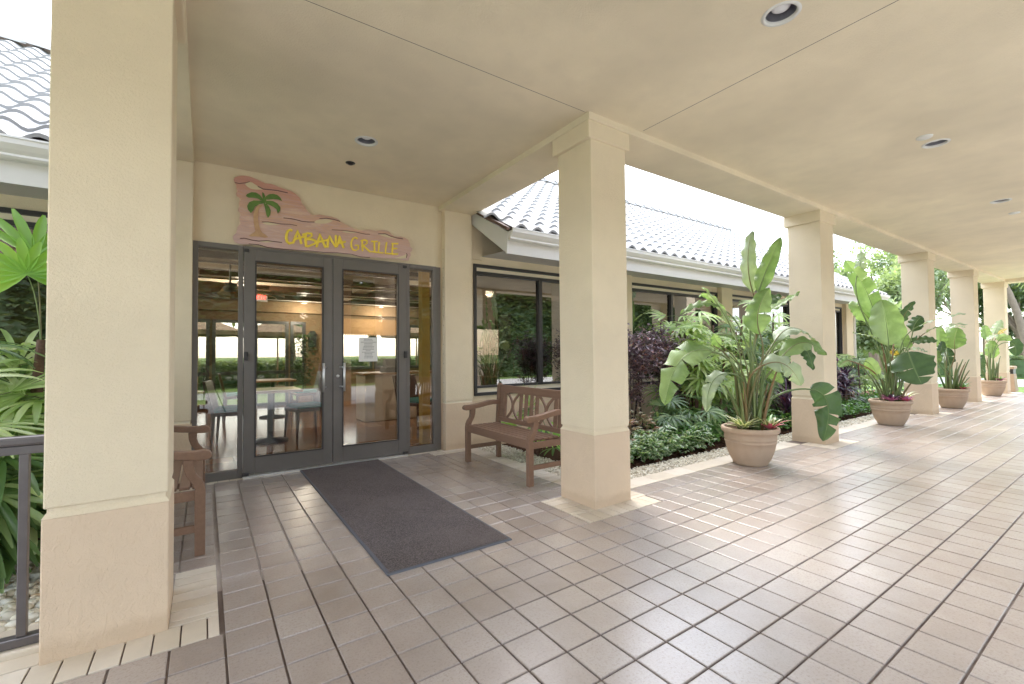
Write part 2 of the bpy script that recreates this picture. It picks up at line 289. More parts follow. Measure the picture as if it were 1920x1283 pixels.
# ------------------------------------------------------------------ mesh builder
class MB:
    def __init__(s): s.v = []; s.f = []; s.uv = []; s.mi = []; s.hasuv = False
    def add(s, vs, fs, uvs=None, mi=0):
        o = len(s.v); s.v += [tuple(v) for v in vs]
        s.f += [tuple(i+o for i in f) for f in fs]; s.mi += [mi]*len(fs)
        if uvs: s.uv += list(uvs); s.hasuv = True
        else: s.uv += [(0, .5)]*len(vs)
        return s
    def box(s, x0, x1, y0, y1, z0, z1, mi=0):
        return s.add([(x0, y0, z0), (x1, y0, z0), (x1, y1, z0), (x0, y1, z0), (x0, y0, z1), (x1, y0, z1), (x1, y1, z1), (x0, y1, z1)],
                     [(0, 3, 2, 1), (4, 5, 6, 7), (0, 1, 5, 4), (1, 2, 6, 5), (2, 3, 7, 6), (3, 0, 4, 7)], None, mi)
    def frustum(s, x0, x1, y0, y1, z0, z1, d, mi=0):        # box whose top is inset by d
        return s.add([(x0, y0, z0), (x1, y0, z0), (x1, y1, z0), (x0, y1, z0), (x0+d, y0+d, z1), (x1-d, y0+d, z1), (x1-d, y1-d, z1), (x0+d, y1-d, z1)],
                     [(0, 3, 2, 1), (4, 5, 6, 7), (0, 1, 5, 4), (1, 2, 6, 5), (2, 3, 7, 6), (3, 0, 4, 7)], None, mi)
    def bar(s, a, b, w, h, upv=(0, 0, 1), mi=0):            # square bar from a to b
        a = Vector(a); b = Vector(b); t = (b-a).normalized(); sd = t.cross(Vector(upv))
        if sd.length < 1e-4: sd = Vector((1, 0, 0))
        sd.normalize(); u = sd.cross(t); sd = sd*w/2; u = u*h/2
        return s.add([a-sd-u, a+sd-u, a+sd+u, a-sd+u, b-sd-u, b+sd-u, b+sd+u, b-sd+u],
                     [(0, 3, 2, 1), (4, 5, 6, 7), (0, 1, 5, 4), (1, 2, 6, 5), (2, 3, 7, 6), (3, 0, 4, 7)], None, mi)
    def tube(s, pts, rad, n=8, mi=0, cap=True):
        pts = [Vector(p) for p in pts]; m = len(pts)
        rad = rad if isinstance(rad, (list, tuple)) else [rad]*m
        vs = []; prev = None
        for i, p in enumerate(pts):
            t = (pts[min(i+1, m-1)]-pts[max(i-1, 0)])
            if t.length < 1e-7: t = Vector((0, 0, 1))
            t.normalize()
            if prev is None: a = t.orthogonal().normalized()
            else:
                a = prev - t*prev.dot(t); a = a.normalized() if a.length > 1e-5 else t.orthogonal().normalized()
            prev = a; b = t.cross(a)
            for k in range(n):
                an = 2*pi*k/n; vs.append(p+(a*cos(an)+b*sin(an))*rad[i])
        fs = [(i*n+k, i*n+(k+1) % n, (i+1)*n+(k+1) % n, (i+1)*n+k) for i in range(m-1) for k in range(n)]
        if cap: fs += [tuple(range(n-1, -1, -1)), tuple((m-1)*n+k for k in range(n))]
        return s.add(vs, fs, None, mi)
    def lathe(s, prof, c=(0, 0, 0), n=32, mi=0, capb=True, capt=False):
        vs = []; m = len(prof)
        for r, z in prof:
            for k in range(n):
                a = 2*pi*k/n; vs.append((c[0]+r*cos(a), c[1]+r*sin(a), c[2]+z))
        fs = [(i*n+k, i*n+(k+1) % n, (i+1)*n+(k+1) % n, (i+1)*n+k) for i in range(m-1) for k in range(n)]
        if capb: fs.append(tuple(range(n-1, -1, -1)))
        if capt: fs.append(tuple((m-1)*n+k for k in range(n)))
        return s.add(vs, fs, None, mi)
    def prism(s, poly, fn, t0, t1, mi=0):                    # poly of (a, b); fn(a, b, t) -> point
        n = len(poly); vs = [fn(a, b, t0) for a, b in poly]+[fn(a, b, t1) for a, b in poly]
        fs = [tuple(range(n)), tuple(range(2*n-1, n-1, -1))]+[(i, i+n, (i+1) % n+n, (i+1) % n) for i in range(n)]
        return s.add(vs, fs, None, mi)
    def build(s, name, mats, parent=None, smooth=False, bevel=0, seg=2, loc=None, fix=False):
        me = bpy.data.meshes.new(name); me.from_pydata(s.v, [], s.f)
        for m in (mats if isinstance(mats, (list, tuple)) else [mats]): me.materials.append(m)
        if any(s.mi): me.polygons.foreach_set('material_index', s.mi)
        if s.hasuv:
            l = me.uv_layers.new(name='uv'); d = []
            for f in s.f:
                for i in f: d += s.uv[i]
            l.data.foreach_set('uv', d)
        if fix:
            import bmesh
            bm = bmesh.new(); bm.from_mesh(me); bmesh.ops.recalc_face_normals(bm, faces=bm.faces); bm.to_mesh(me); bm.free()
        if smooth: me.polygons.foreach_set('use_smooth', [True]*len(me.polygons))
        me.update()
        o = bpy.data.objects.new(name, me); COL.objects.link(o)
        if loc: o.location = loc
        if parent: o.parent = parent
        if bevel:
            bv = o.modifiers.new('bevel', 'BEVEL'); bv.width = bevel; bv.segments = seg; bv.limit_method = 'ANGLE'; bv.angle_limit = R_(35)
        return o
def tag(o, label=None, cat=None, group=None, kind=None):
    if label: o['label'] = label
    if cat: o['category'] = cat
    if group: o['group'] = group
    if kind: o['kind'] = kind
    return o
def thing(name, label, cat, loc=(0, 0, 0), rz=0, group=None):
    o = bpy.data.objects.new(name, None); COL.objects.link(o); o.location = loc; o.rotation_euler = (0, 0, rz)
    o.empty_display_size = .1
    return tag(o, label, cat, group)
def dup(root, loc, rz=0, label=None, scale=None):
    r = root.copy(); COL.objects.link(r); r.location = loc; r.rotation_euler = (0, 0, rz)
    if label: r['label'] = label
    if scale: r.scale = (scale,)*3
    for ch in list(root.children):
        c = ch.copy(); COL.objects.link(c); c.parent = r
        for g in list(ch.children):
            d = g.copy(); COL.objects.link(d); d.parent = c
    return r
rnd = random.uniform
def bez(a, b, c, n):
    return [(a*(1-t)**2 + b*2*t*(1-t) + c*t*t) for t in [i/(n-1) for i in range(n)]]
# ================================================================== ground
def sheet(name, x0, x1, y0, y1, z, m, kind='structure'):
    return tag(MB().add([(x0, y0, z), (x1, y0, z), (x1, y1, z), (x0, y1, z)], [(0, 1, 2, 3)]).build(name, m), kind=kind)
sheet('lawn', -300, 300, -300, 300, -.09, M['grass'])
sheet('driveway', -30, 60, -8.5, -.90, -.084, M['asphalt'])
sheet('road', 23.5, 29, -2.2, 40, -.080, M['asphalt'])
sheet('mulch_bed', -12, 18.4, 3.0, 5.5, -.045, M['mulch'])
M['sand'] = mat('gravel_bedding', (.5, .45, .35), .95, build=simple_noise((.42, .37, .28), (.62, .56, .45), 60, .5, 200))
sheet('gravel_bed', 2.985, 18.4, 3.035, 3.37, -.036, M['sand']); sheet('gravel_bed', 2.985, 3.42, 3.37, 5.42, -.036, M['sand']); sheet('gravel_bed', -4, -.54, 3.04, 4.1, -.036, M['sand'])
# tiled walkway: real tiles laid in a grout bed
G = .1963; GX = .083; GY = 2.441
P2 = .6; COLX = [-.542, 2.577, 6.80, 11.50, 15.02, 18.44]        # left edges of the columns along the walk
CW = .410; CY = 2.62
patches = [(x-.225, x+CW+.205, 2.441, 3.03) for x in COLX[2:]]
patches[-1] = (COLX[-1]-.225, 19.25, 2.441, 3.03)
def tiles(regs, gx, gy, px, py, gap, bev, z0, z1, jit, name, m):
    mb = MB(); rs = random.Random(3)
    for (x0, x1, y0, y1) in regs:
        i0 = math.floor((x0-gx)/px); i1 = math.ceil((x1-gx)/px)
        j0 = math.floor((y0-gy)/py); j1 = math.ceil((y1-gy)/py)
        for i in range(i0, i1):
            for j in range(j0, j1):
                a = max(x0, gx+i*px)+gap/2; b = min(x1, gx+(i+1)*px)-gap/2
                c = max(y0, gy+j*py)+gap/2; d = min(y1, gy+(j+1)*py)-gap/2
                if b-a < .012 or d-c < .012: continue
                t1 = rs.uniform(-jit, jit); t2 = rs.uniform(-jit, jit); h = rs.uniform(-.0006, .0006)
                cx, cy = (a+b)/2, (c+d)/2
                Z = lambda x, y: z1+h+(x-cx)*t1+(y-cy)*t2
                e = bev
                ring = lambda k, dz: [(a+k, c+k, Z(a, c)+dz), (b-k, c+k, Z(b, c)+dz), (b-k, d-k, Z(b, d)+dz), (a+k, d-k, Z(a, d)+dz)]
                vs = [(a, c, z0), (b, c, z0), (b, d, z0), (a, d, z0)]+ring(0, -e)+ring(e*.35, -e*.3)+ring(e, 0)
                fs = []
                for l in range(3):
                    for k in range(4): fs.append((l*4+k, l*4+(k+1) % 4, (l+1)*4+(k+1) % 4, (l+1)*4+k))
                fs.append((12, 13, 14, 15)); mb.add(vs, fs)
    return tag(mb.build(name, m), kind='structure')
regs = [(-4.2, 19.25, -.90, 2.441), (.068, 2.345, 2.441, 5.322), (-.535, .068, 3.26, 5.13), (2.345, 2.79, 3.03, 5.13)]
xs = [3.19]
for p in patches: xs += [p[0], p[1]]
for k in range(0, len(xs)-1, 2): regs.append((xs[k], xs[k+1], 2.441, 2.83))
tiles(regs, GX, GY, G, G, .0085, .0035, -.02, 0, .0035, 'floor', M['tile'])
creg = []
# cream border pieces round column feet, along the bed and at the door
cre_x = [(-.98, .068, 2.441, 2.632), (2.345, 3.19, 2.441, 2.622), (-4.2, -.98, 2.441, 2.632)]
cre_y = [(-.13, .068, 2.632, 3.26), (2.345, 2.577, 2.622, 3.03), (2.985, 3.19, 2.622, 3.03)]
for p in patches: cre_x.append((p[0], p[1], 2.441, 2.622)); cre_y += [(p[0], p[0]+.225, 2.622, 2.83), (p[1]-.205, p[1], 2.622, 2.83)]
ct1 = tiles(cre_x+[(-.54, 2.56, 5.322, 5.45), (-.54, .0, 5.13, 5.322)], .02, 2.4, .0985, 2.0, .0065, .002, -.02, .0005, .001, 'border_floor', M['ctile'])
ct2 = tiles(cre_y+[(2.79, 2.985, 3.03, 5.322), (2.345, 2.79, 5.13, 5.322)], .5, .02, 2.0, .0985, .0065, .002, -.02, .0005, .001, 'border_floor', M['ctile'])
b3 = [(xs[k], xs[k+1], 2.83, 3.04) for k in range(0, len(xs)-1, 2)]+[(-4.2, -.545, 2.636, 2.9), (-4.2, -.545, 2.9, 3.05)]
tiles(b3, .05, 2.83, .3, .105*2, .003, .002, -.06, .0008, .001, 'border_floor', M['ctile'])
gb = MB(); gb.box(-4.2, 19.25, -.9, 2.9, -.12, -.0075); ga = MB(); ga.box(-.54, 2.985, 2.9, 5.43, -.12, -.0077); M['grout2'] = mat('sanded_grout', (.4, .35, .31), .8, build=simple_noise((.22, .175, .15), (.56, .50, .45), 4, .4, 200)); tag(ga.build('floor_bed', M['grout2']), kind='structure'); gb.box(2.985, 19.25, 2.9, 3.035, -.12, -.0079)
tag(gb.build('floor_bed', M['grout']), kind='structure')
# gravel and river stones: many small pebbles
PH = (1+sqrt(5))/2
ICO = [Vector(v).normalized() for v in [(-1, PH, 0), (1, PH, 0), (-1, -PH, 0), (1, -PH, 0), (0, -1, PH), (0, 1, PH), (0, -1, -PH), (0, 1, -PH), (PH, 0, -1), (PH, 0, 1), (-PH, 0, -1), (-PH, 0, 1)]]
ICF = [(0, 11, 5), (0, 5, 1), (0, 1, 7), (0, 7, 10), (0, 10, 11), (1, 5, 9), (5, 11, 4), (11, 10, 2), (10, 7, 6), (7, 1, 8), (3, 9, 4), (3, 4, 2), (3, 2, 6), (3, 6, 8), (3, 8, 9), (4, 9, 5), (2, 4, 11), (6, 2, 10), (8, 6, 7), (9, 8, 1)]
def pebbles(name, spots, size, m, label, cat):
    rs = random.Random(11); mb = MB()
    for x, y, z, k in spots:
        s = rs.uniform(*size)*k; a = rs.uniform(0, pi); sx, sy, sz = s*rs.uniform(.8, 1.3), s*rs.uniform(.7, 1.0), s*rs.uniform(.45, .75)
        vs = []
        for v in ICO:
            w = 1+rs.uniform(-.12, .12); X = v.x*sx*w; Y = v.y*sy*w
            vs.append((x+X*cos(a)-Y*sin(a), y+X*sin(a)+Y*cos(a), z+v.z*sz*w))
        mb.add(vs, ICF)
    o = mb.build(name, m, smooth=True); return tag(o, label, cat, kind='stuff')
sp = []
rs = random.Random(5)
def scatter(x0, x1, y0, y1, d, k, z=-.03, lay=1):
    n = int((x1-x0)*(y1-y0)/(d*d)*lay)
    for _ in range(n): sp.append((rs.uniform(x0, x1), rs.uniform(y0, y1), z+rs.uniform(0, .018), k))
scatter(3.0, 6.5, 3.045, 3.36, .017, 1.0); scatter(2.99, 3.42, 3.36, 5.38, .020, 1.1); scatter(6.5, 10.5, 3.045, 3.36, .026, 1.5); scatter(10.5, 18.3, 3.045, 3.36, .045, 2.6)
pebbles('gravel', sp, (.009, .014), M['gravel'], 'beige gravel strip along the planting bed behind the right bench', 'gravel')
sp = []; scatter(-3.6, -.50, 3.05, 4.1, .040, 1.0, -.03, 1.3)
pebbles('river_stones', sp, (.020, .036), M['stone'], 'rounded cream and tan river stones behind the dark railing', 'river stones')
sp = []; scatter(-3.6, -.50, 4.0, 5.3, .05, 1, -.035); scatter(3.42, 7.5, 3.34, 4.2, .045, 1, -.035)
rsm = random.Random(9); mb = MB()
for x, y, z, k in sp:
    a = rsm.uniform(0, pi); L = rsm.uniform(.015, .04); w = rsm.uniform(.004, .01); d = Vector((cos(a), sin(a), rsm.uniform(-.3, .5)))*L
    mb.bar(Vector((x, y, z+.01))-d, Vector((x, y, z+.01))+d, w*2, w)
tag(mb.build('bark_mulch', M['mulch']), 'dark brown shredded bark mulch under the bed plants', 'mulch', kind='stuff')
# ================================================================== columns
def column(x0, y0, label, group):
    t = thing('column', label, 'column', (x0+CW/2, y0+CW/2, 0), group=group)
    h = CW/2
    b = MB(); b.box(-h-.004, h+.004, -h-.004, h+.004, -.02, .585)
    ob = b.build('column_base', M['peach'], t, bevel=.006)
    g = MB(); g.frustum(-h-.004, h+.004, -h-.004, h+.004, .585, .606, .012); g.box(-h+.010, h-.010, -h+.010, h-.010, .606, .628)
    g.build('reveal', M['cream'], t)
    s = MB(); s.box(-h, h, -h, h, .625, 3.0); s.build('shaft', M['cream'], t, bevel=.006)
    c = MB(); c.box(-h-.036, h+.036, -h-.018, h+.036, 2.985, 3.132); c.build('capital', M['cream'], t, bevel=.008)
    return t
nm = ['near cream column at the left beside the railing', 'cream column between the right bench and the walkway', 'cream column just beyond the first potted plant',
      'cream column just beyond the second potted plant', 'cream column just beyond the third potted plant', 'farthest cream column, beside the litter bin']
GRP = 'cream stucco columns along the planting bed'
for x, l in zip(COLX, nm): column(x, CY, l, GRP)
nm2 = ['first', 'second', 'third', 'fourth', 'fifth', 'sixth']
for x, l in zip(COLX, nm2): column(x, -.98, 'cream column on the open driveway side of the walkway, %s from the near end' % l, 'cream columns on the driveway side')
# ================================================================== walkway canopy
can = thing('walkway_canopy', 'tan stucco ceiling and beams roofing the covered walkway', 'canopy')
ZC = 3.185; ZB = 3.128
c = MB()
LIGHTS = [(2.727, 1.222), (5.667, 1.208), (8.60, 1.222), (11.54, 1.22), (1.204, 4.083)]
def holed(x0, x1, y0, y1, holes, h=.16, r=.094):
    q = lambda a, b, c_, d: c.add([(a, c_, ZC), (b, c_, ZC), (b, d, ZC), (a, d, ZC)], [(3, 2, 1, 0)]) if b-a > 1e-5 and d-c_ > 1e-5 else None
    cur = x0
    for hx, hy in sorted(holes):
        q(cur, hx-h, y0, y1); q(hx-h, hx+h, y0, hy-h); q(hx-h, hx+h, hy+h, y1); n = 40; vs = []
        for k in range(n):
            a = 2*pi*k/n+pi/4; m_ = max(abs(cos(a)), abs(sin(a))); vs += [(hx+r*cos(a), hy+r*sin(a), ZC), (hx+h*cos(a)/m_, hy+h*sin(a)/m_, ZC)]
        c.add(vs, [(2*k, 2*k+1, 2*((k+1) % n)+1, 2*((k+1) % n))[::-1] for k in range(n)]); cur = hx+h
    q(cur, x1, y0, y1)
holed(-5, 3.160, -.98, 2.618, LIGHTS[:1]); holed(3.1655, 19.3, -.98, 2.618, LIGHTS[1:4]); holed(-.54, 3.02, 2.6225, 5.415, LIGHTS[4:])
c.build('ceiling_panel', M['ceil'], can)
c = MB(); c.box(-5, 19.3, -.99, 3.03, ZC+.16, 3.62); c.box(-.55, 3.03, 3.031, 5.6, ZC+.16, 3.62); c.box(3.02, 3.03, 2.62, 5.42, ZC-.001, ZC+.17); c.box(-.55, -.54, 2.62, 5.42, ZC-.001, ZC+.17)
c.build('roof_slab', M['brownflash'], can)
bm_ = MB()
bx0 = COLX[1]-.041; bx1 = COLX[1]+CW+.02
bm_.box(bx0, bx1, 2.590, 5.41, ZB, ZC+.02)
bm_.build('beam', M['ceil'], can, bevel=.004)
bm_ = MB(); bm_.box(COLX[0]-.03, COLX[0]+CW+.036, 2.592, 5.41, ZB+.002, ZC+.022); bm_.build('beam', M['ceil'], can, bevel=.004)
bm_ = MB(); bm_.box(bx1+.0005, 19.3, 2.590, 3.055, ZB, ZC+.02); bm_.build('beam', M['ceil'], can, bevel=.004)
bm_ = MB(); bm_.box(-5, COLX[0]-.031, 2.590, 3.055, ZB, ZC+.02); bm_.build('beam', M['ceil'], can, bevel=.004)
bm_ = MB(); bm_.box(-5, 19.3, -1.0, -.54, ZB, ZC+.02); bm_.build('beam', M['ceil'], can, bevel=.004)
bm_ = MB(); bm_.box(18.42, 18.9, -.54, 2.59, ZB-.03, ZC+.02); bm_.build('beam', M['ceil'], can, bevel=.004)
def downlight(x, y, label):
    t = thing('ceiling_light', label, 'ceiling light', (x, y, ZC), group='recessed downlights in the walkway ceiling')
    r = MB(); r.lathe([(.078, .012), (.080, -.003), (.085, -.007), (.096, -.006), (.102, .0)], n=40, capb=False); r.build('trim_ring', M['white'], t, smooth=True)
    r = MB(); r.lathe([(.080, -.001), (.074, .05), (.064, .10), (.052, .13)], n=40, capb=False); r.build('reflector', M['refl'], t, smooth=True)
    r = MB(); r.lathe([(.001, .022), (.03, .025), (.047, .036), (.054, .06), (.054, .13)], n=32, capb=False); r.build('lens', M['lens'], t, smooth=True)
# the ceiling panel is cut open above each light by a dark can
for x, y, l in ((2.727, 1.222, 'large recessed downlight nearest the camera at the top of the picture'), (5.667, 1.208, 'recessed downlight beside a round white cover plate'),
                (8.60, 1.222, 'small far recessed downlight before a flat plate'), (1.204, 4.083, 'recessed downlight in front of the entrance doors'), (11.54, 1.22, 'farthest recessed downlight over the walkway')):
    downlight(x, y, l)
for x, y, l in ((5.406, 1.228, 'round white ceiling cover plate next to the second downlight'), (9.512, 1.223, 'small round white cover plate past the third downlight')):
    p = MB(); p.lathe([(.0, -.014), (.05, -.013), (.058, -.008), (.060, 0)], n=32, capb=False)
    tag(p.build('ceiling_plate', M['white'], smooth=True, loc=(x, y, ZC)), l, 'cover plate', 'white plates on the walkway ceiling')
p = MB(); p.lathe([(.0, -.020), (.022, -.018), (.028, -.008), (.045, -.004), (.047, 0)], n=24, capb=False)
tag(p.build('sprinkler_head', M['black'], smooth=True, loc=(1.207, 4.639, ZC)), 'small black fitting in the ceiling above the sign', 'sprinkler')
# ================================================================== restaurant building
bld = thing('restaurant_building', 'cream stucco restaurant with white tiled roof and dark framed windows', 'building')
YW = 5.42
WZ0, WZ1 = .665, 2.488
wins = [(3.06, 5.75), (6.24, 8.95), (9.43, 12.15), (12.65, 15.3), (-3.6, -.62)]
def wallrun(x0, x1, ops):
    cur = x0; WT = MB(); WB = MB(); WB.box(x0, x1, YW, YW+.2, -.1, .60)
    for a, b in sorted(ops):
        if a > cur: WT.box(cur, a, YW+.003, YW+.2, .60, 3.2)
        WT.box(a, b, YW+.003, YW+.2, .60, WZ0); WT.box(a, b, YW+.003, YW+.2, WZ1, 3.2); cur = b
    WT.box(cur, x1, YW+.003, YW+.2, .60, 3.2); WT.build('wall', M['cream'], bld); WB.build('wall_base', M['peach'], bld)
wallrun(2.55, 16.2, wins[:4]); wallrun(-8, -.10, wins[4:])
WT = MB(); WT.box(-.10, 2.55, YW+.003, YW+.2, 2.385, 3.3); WT.build('wall', M['cream'], bld)
for a, b in ((16.0, 16.2), (-8, -7.8)): w = MB(); w.box(a, b, YW+.2, 12.7, -.1, 3.2); w.build('wall', M['cream'], bld)
for i, (x0, x1) in enumerate([(-.54, -.10), (2.585, 2.985), (5.79, 6.19), (8.99, 9.39), (12.19, 12.6), (15.4, 15.8)]):
    y0 = 5.32
    p = MB(); p.box(x0, x1, y0, YW+.006, .60 if i > 1 else .628, 3.2 if i > 1 else ZB+.001)
    p.build('pilaster', M['cream'], bld, bevel=.005)
    p = MB(); p.box(x0-.003, x1+.003, y0-.003, YW+.004, -.1, .60); p.build('pilaster_base', M['peach'], bld, bevel=.005)
    if i < 2:
        p = MB(); p.box(x0+.008, x1-.008, y0+.008, YW+.004, .60, .629); p.build('pilaster_reveal', M['cream2'], bld)
for k in range(21):
    p = MB(); p.lathe([(.0, 0), (.0055, .001), (.006, .003)], n=8, capb=False)
    for j in range(24): v = p.v[-24+j]; p.v[-24+j] = (2.5845-.004+v[2], 5.375+v[0], .12+k*.125+v[1])
    p.build('screw', M['screw'], bld)
# thin cover strip between ceiling and door wall
# windows
def window(x0, x1, split):
    f = MB(); y0 = YW-.025; y1 = YW+.06
    def fr(a, b, c, d, w): f.box(a, b, y0, y1, d-w, d); f.box(a, b, y0, y1, c, c+w); f.box(a, a+w, y0, y1, c+w, d-w); f.box(b-w, b, y0, y1, c+w, d-w)
    fr(x0, x1, WZ0, WZ1, .042)
    g0, g1 = WZ0+.135, WZ1-.14
    f.box(x0+.042, x1-.042, YW-.005, YW+.07, g1, g1+.045); f.box(x0+.042, x1-.042, YW-.005, YW+.07, g0-.03, g0)
    for m in split: f.box(m-.03, m+.03, YW-.01, YW+.07, g0, g1)
    o = f.build('window', M['darkframe'], bld, bevel=.003)
    i = MB(); i.box(x0+.04, x1-.04, YW+.012, YW+.055, g1+.043, WZ1-.04); i.build('infill_band', M['cream2'], o); i = MB(); i.box(x0+.04, x1-.04, YW+.012, YW+.055, WZ0+.04, g0-.028); i.build('infill_band', M['cream2'], o)
    g = MB(); g.box(x0+.04, x1-.04, YW+.035, YW+.041, g0-.01, g1+.01); g.build('pane', M['tglass'], o)
    b = MB(); b.box(x0+.06, x1-.06, YW+.10, YW+.125, g1-.17, g1+.03)
    k = x0+.07
    while k < x1-.08: b.box(k, k+.016, YW+.098, YW+.127, g1-.20, g1-.17); k += .034
    b.build('woven_blind', M['rattan'], o)
window(3.06, 5.75, (4.23,)); window(6.24, 8.95, (7.43,)); window(9.43, 12.15, (10.6,)); window(12.65, 15.3, (13.9,)); window(-3.6, -.62, (-2.1,))
# entrance: two glazed doors between sidelights
D0, D1 = YW-.035, YW+.03
def rectframe(f, a, b, c, d, l, r, bt, tp, y0=D0, y1=D1):
    f.box(a, a+l, y0, y1, c, d); f.box(b-r, b, y0, y1, c, d); f.box(a+l, b-r, y0, y1, c, c+bt); f.box(a+l, b-r, y0, y1, d-tp, d)
f = MB()
rectframe(f, -.100, .330, 0, 2.383, .045, .045, .085, .05)
rectframe(f, 2.080, 2.490, 0, 2.383, .045, .045, .085, .05)
f.box(.330, 2.080, D0, D1, 2.355, 2.383); f.box(2.490, 2.56, D0+.02, D1, 0, 2.383); f.box(-.1, 2.55, D1+.001, D1+.10, 2.33, 2.385)
ef = f.build('entrance_frame', M['bronze'], bld, bevel=.003)
g = MB(); g.box(-.06, .29, YW, YW+.008, .07, 2.34); g.build('sidelight_pane', M['glass'], ef)
g = MB(); g.box(2.12, 2.45, YW, YW+.008, .07, 2.34); g.build('sidelight_pane', M['glass'], ef)
t = MB(); t.box(.33, 2.08, YW-.09, YW+.08, 0.0, .018); t.build('threshold', M['steel'], ef)
for a, b, hx in ((.334, 1.203, 1.095), (1.209, 2.077, 1.315)):
    f = MB(); y0 = D0-.012
    rectframe(f, a, b, .025, 2.352, .105, .105, .175, .12, y0, D1-.01)
    lf = 1 if a < 1 else -1
    d = f.build('door', M['bronze'], bld, bevel=.004)
    for q in ('pane',): g = MB(); g.box(a+.1, b-.1, YW-.006, YW+.002, .19, 2.24); g.build(q, M['glass'], d)
    bd = MB(); rectframe(bd, a+.098, b-.098, .195, 2.238, .014, .014, .014, .014, y0-.006, y0); bd.build('glazing_bead', M['darkframe'], d)
    h = MB(); h.tube([(hx, y0-.065, .835), (hx, y0-.065, 1.155)], .0125, 14)
    for z in (.885, 1.105): h.tube([(hx, y0-.065, z), (hx+.01*lf, y0-.03, z), (hx+.035*lf, y0, z)], .009, 8)
    h.build('handle', M['steel'], d, smooth=True)
    px = a+.02 if lf > 0 else b-.02
    h = MB(); h.box(px-.022, px+.022, y0-.022, y0, 2.318, 2.35); h.build('pivot_hinge', M['darkframe'], d, bevel=.004); h = MB(); h.box(px-.03, px+.03, y0-.03, y0, .02, .05); h.build('pivot_hinge', M['darkframe'], d, bevel=.004)
    if lf < 0:
        k = MB(); k.lathe([(.017, 0), (.017, .012), (.012, .016), (.0, .017)], n=20)
        k.v = [(1.258+x, y0-z, 1.005+y) for x, y, z in k.v]; k.build('lock_cylinder', M['steel'], d, smooth=True)
    kk = MB(); kx = .352 if lf > 0 else 2.062; kk.box(kx-.018, kx+.018, y0-.028, y0, 1.20, 1.285); kk.box(kx-.012, kx+.012, y0-.034, y0-.028, 1.235, 1.275)
    kk.build('latch_plate', M['darkframe'], d, bevel=.003)
# notice taped inside the right door
nt_ = thing('notice_sheet', 'white printed notice taped on the right entrance door glass', 'notice', (1.60, YW-.012, 1.29))
g = MB(); g.box(-.095, .125, -.002, 0, -.125, .16); g.build('sheet', M['paper'], nt_)
g = MB(); rs = random.Random(2); z = .135
for i in range(15):
    w_ = rs.uniform(.04, .085) if i % 4 else rs.uniform(.02, .05); x = .015-w_
    while x < .015+w_ and z > -.10:
        l = rs.uniform(.006, .018); g.box(x, x+l, -.0035, -.002, z, z+.005); x += l+.004
    z -= .017
g.build('print', M['ink'], nt_)
# roof
SL = .63; EY, EZ = 4.66, 2.80
ridgeY = 9.35; ridgeZ = EZ+SL*(ridgeY-EY)
def rooftiles(x0, x1, y0, leftfn=None):
    mb = MB(); p = .262; cl = .345; cs = cl/sqrt(1+SL*SL); ncourse = int((ridgeY-y0)/cs)+1; nx = int((x1-x0)/p)
    th = .035; K = 8
    for j in range(ncourse):
        ya = y0+j*cs; yb = min(ya+cs*1.04, ridgeY); 
        if leftfn and ya < 5.42: xa0 = leftfn(ya)
        else: xa0 = x0
        i0 = max(0, int((xa0-x0)/p))
        # one S shaped wave row; front edge raised above the course below
        row_f = []; row_b = []; row_u = []
        for i in range(i0*K, nx*K+1):
            x = x0+i*p/K; ph = (i % K)/K*2*pi
            prof = .052*max(0, sin(ph/2*1.0))**1.0 if False else .042*(1-cos(ph))*(.9+.1*cos(ph))
            jx = random.Random(i//K*131+j).uniform(-.003, .003)
            za = EZ+SL*(ya-EY)+th+prof+jx; zb = EZ+SL*(yb-EY)+.006+prof*.96
            row_f.append((x, ya, za)); row_b.append((x, yb, zb)); row_u.append((x, ya+.004, za-.030))
        n = len(row_f)
        if n < 2: continue
        mb.add(row_f+row_b, [(k, k+1, n+k+1, n+k) for k in range(n-1)])
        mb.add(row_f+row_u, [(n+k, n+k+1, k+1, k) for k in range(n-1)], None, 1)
    return mb
def roofbase(m, x0, x1, y0):
    z = lambda y: EZ+SL*(y-EY)+.0
    m.add([(x0, y0, z(y0)), (x1, y0, z(y0)), (x1, ridgeY, z(ridgeY)), (x0, ridgeY, z(ridgeY)), (x0, ridgeY+4.6, z(y0)), (x1, ridgeY+4.6, z(y0))],
          [(0, 1, 2, 3), (3, 2, 5, 4)])
XR0, XR1 = 3.22, 16.6
mb = rooftiles(XR0-2.62, XR1, EY, lambda y: XR0+.02-.30*(y-EY))
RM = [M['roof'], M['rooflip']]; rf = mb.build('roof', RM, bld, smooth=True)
sp_ = rf.modifiers.new('es', 'EDGE_SPLIT'); sp_.split_angle = R_(50)
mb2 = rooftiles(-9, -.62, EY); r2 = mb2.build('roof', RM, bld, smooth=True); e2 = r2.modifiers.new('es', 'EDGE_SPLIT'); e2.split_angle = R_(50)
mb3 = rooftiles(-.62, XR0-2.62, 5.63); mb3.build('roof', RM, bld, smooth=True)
mb = MB(); roofbase(mb, XR0-.05, XR1-.05, EY+.06); roofbase(mb, -9, -.62, EY+.06); roofbase(mb, -.62, XR0-.05, 5.66); mb.build('roof_deck', M['brownflash'], bld)
mb = MB(); x = -9
while x < XR1:                                             # ridge caps, each lapping the next
    vs = []
    for k in range(9):
        a = pi*k/8; vs.append((x, ridgeY-.13*cos(a), ridgeZ+.02+.12*sin(a)+.02))
    for k in range(9):
        a = pi*k/8; vs.append((x+.44, ridgeY-.115*cos(a), ridgeZ+.02+.105*sin(a)))
    mb.add(vs, [(k, k+1, k+10, k+9) for k in range(8)]); x += .40
mb.build('ridge_cap', M['roof'], bld, smooth=True)
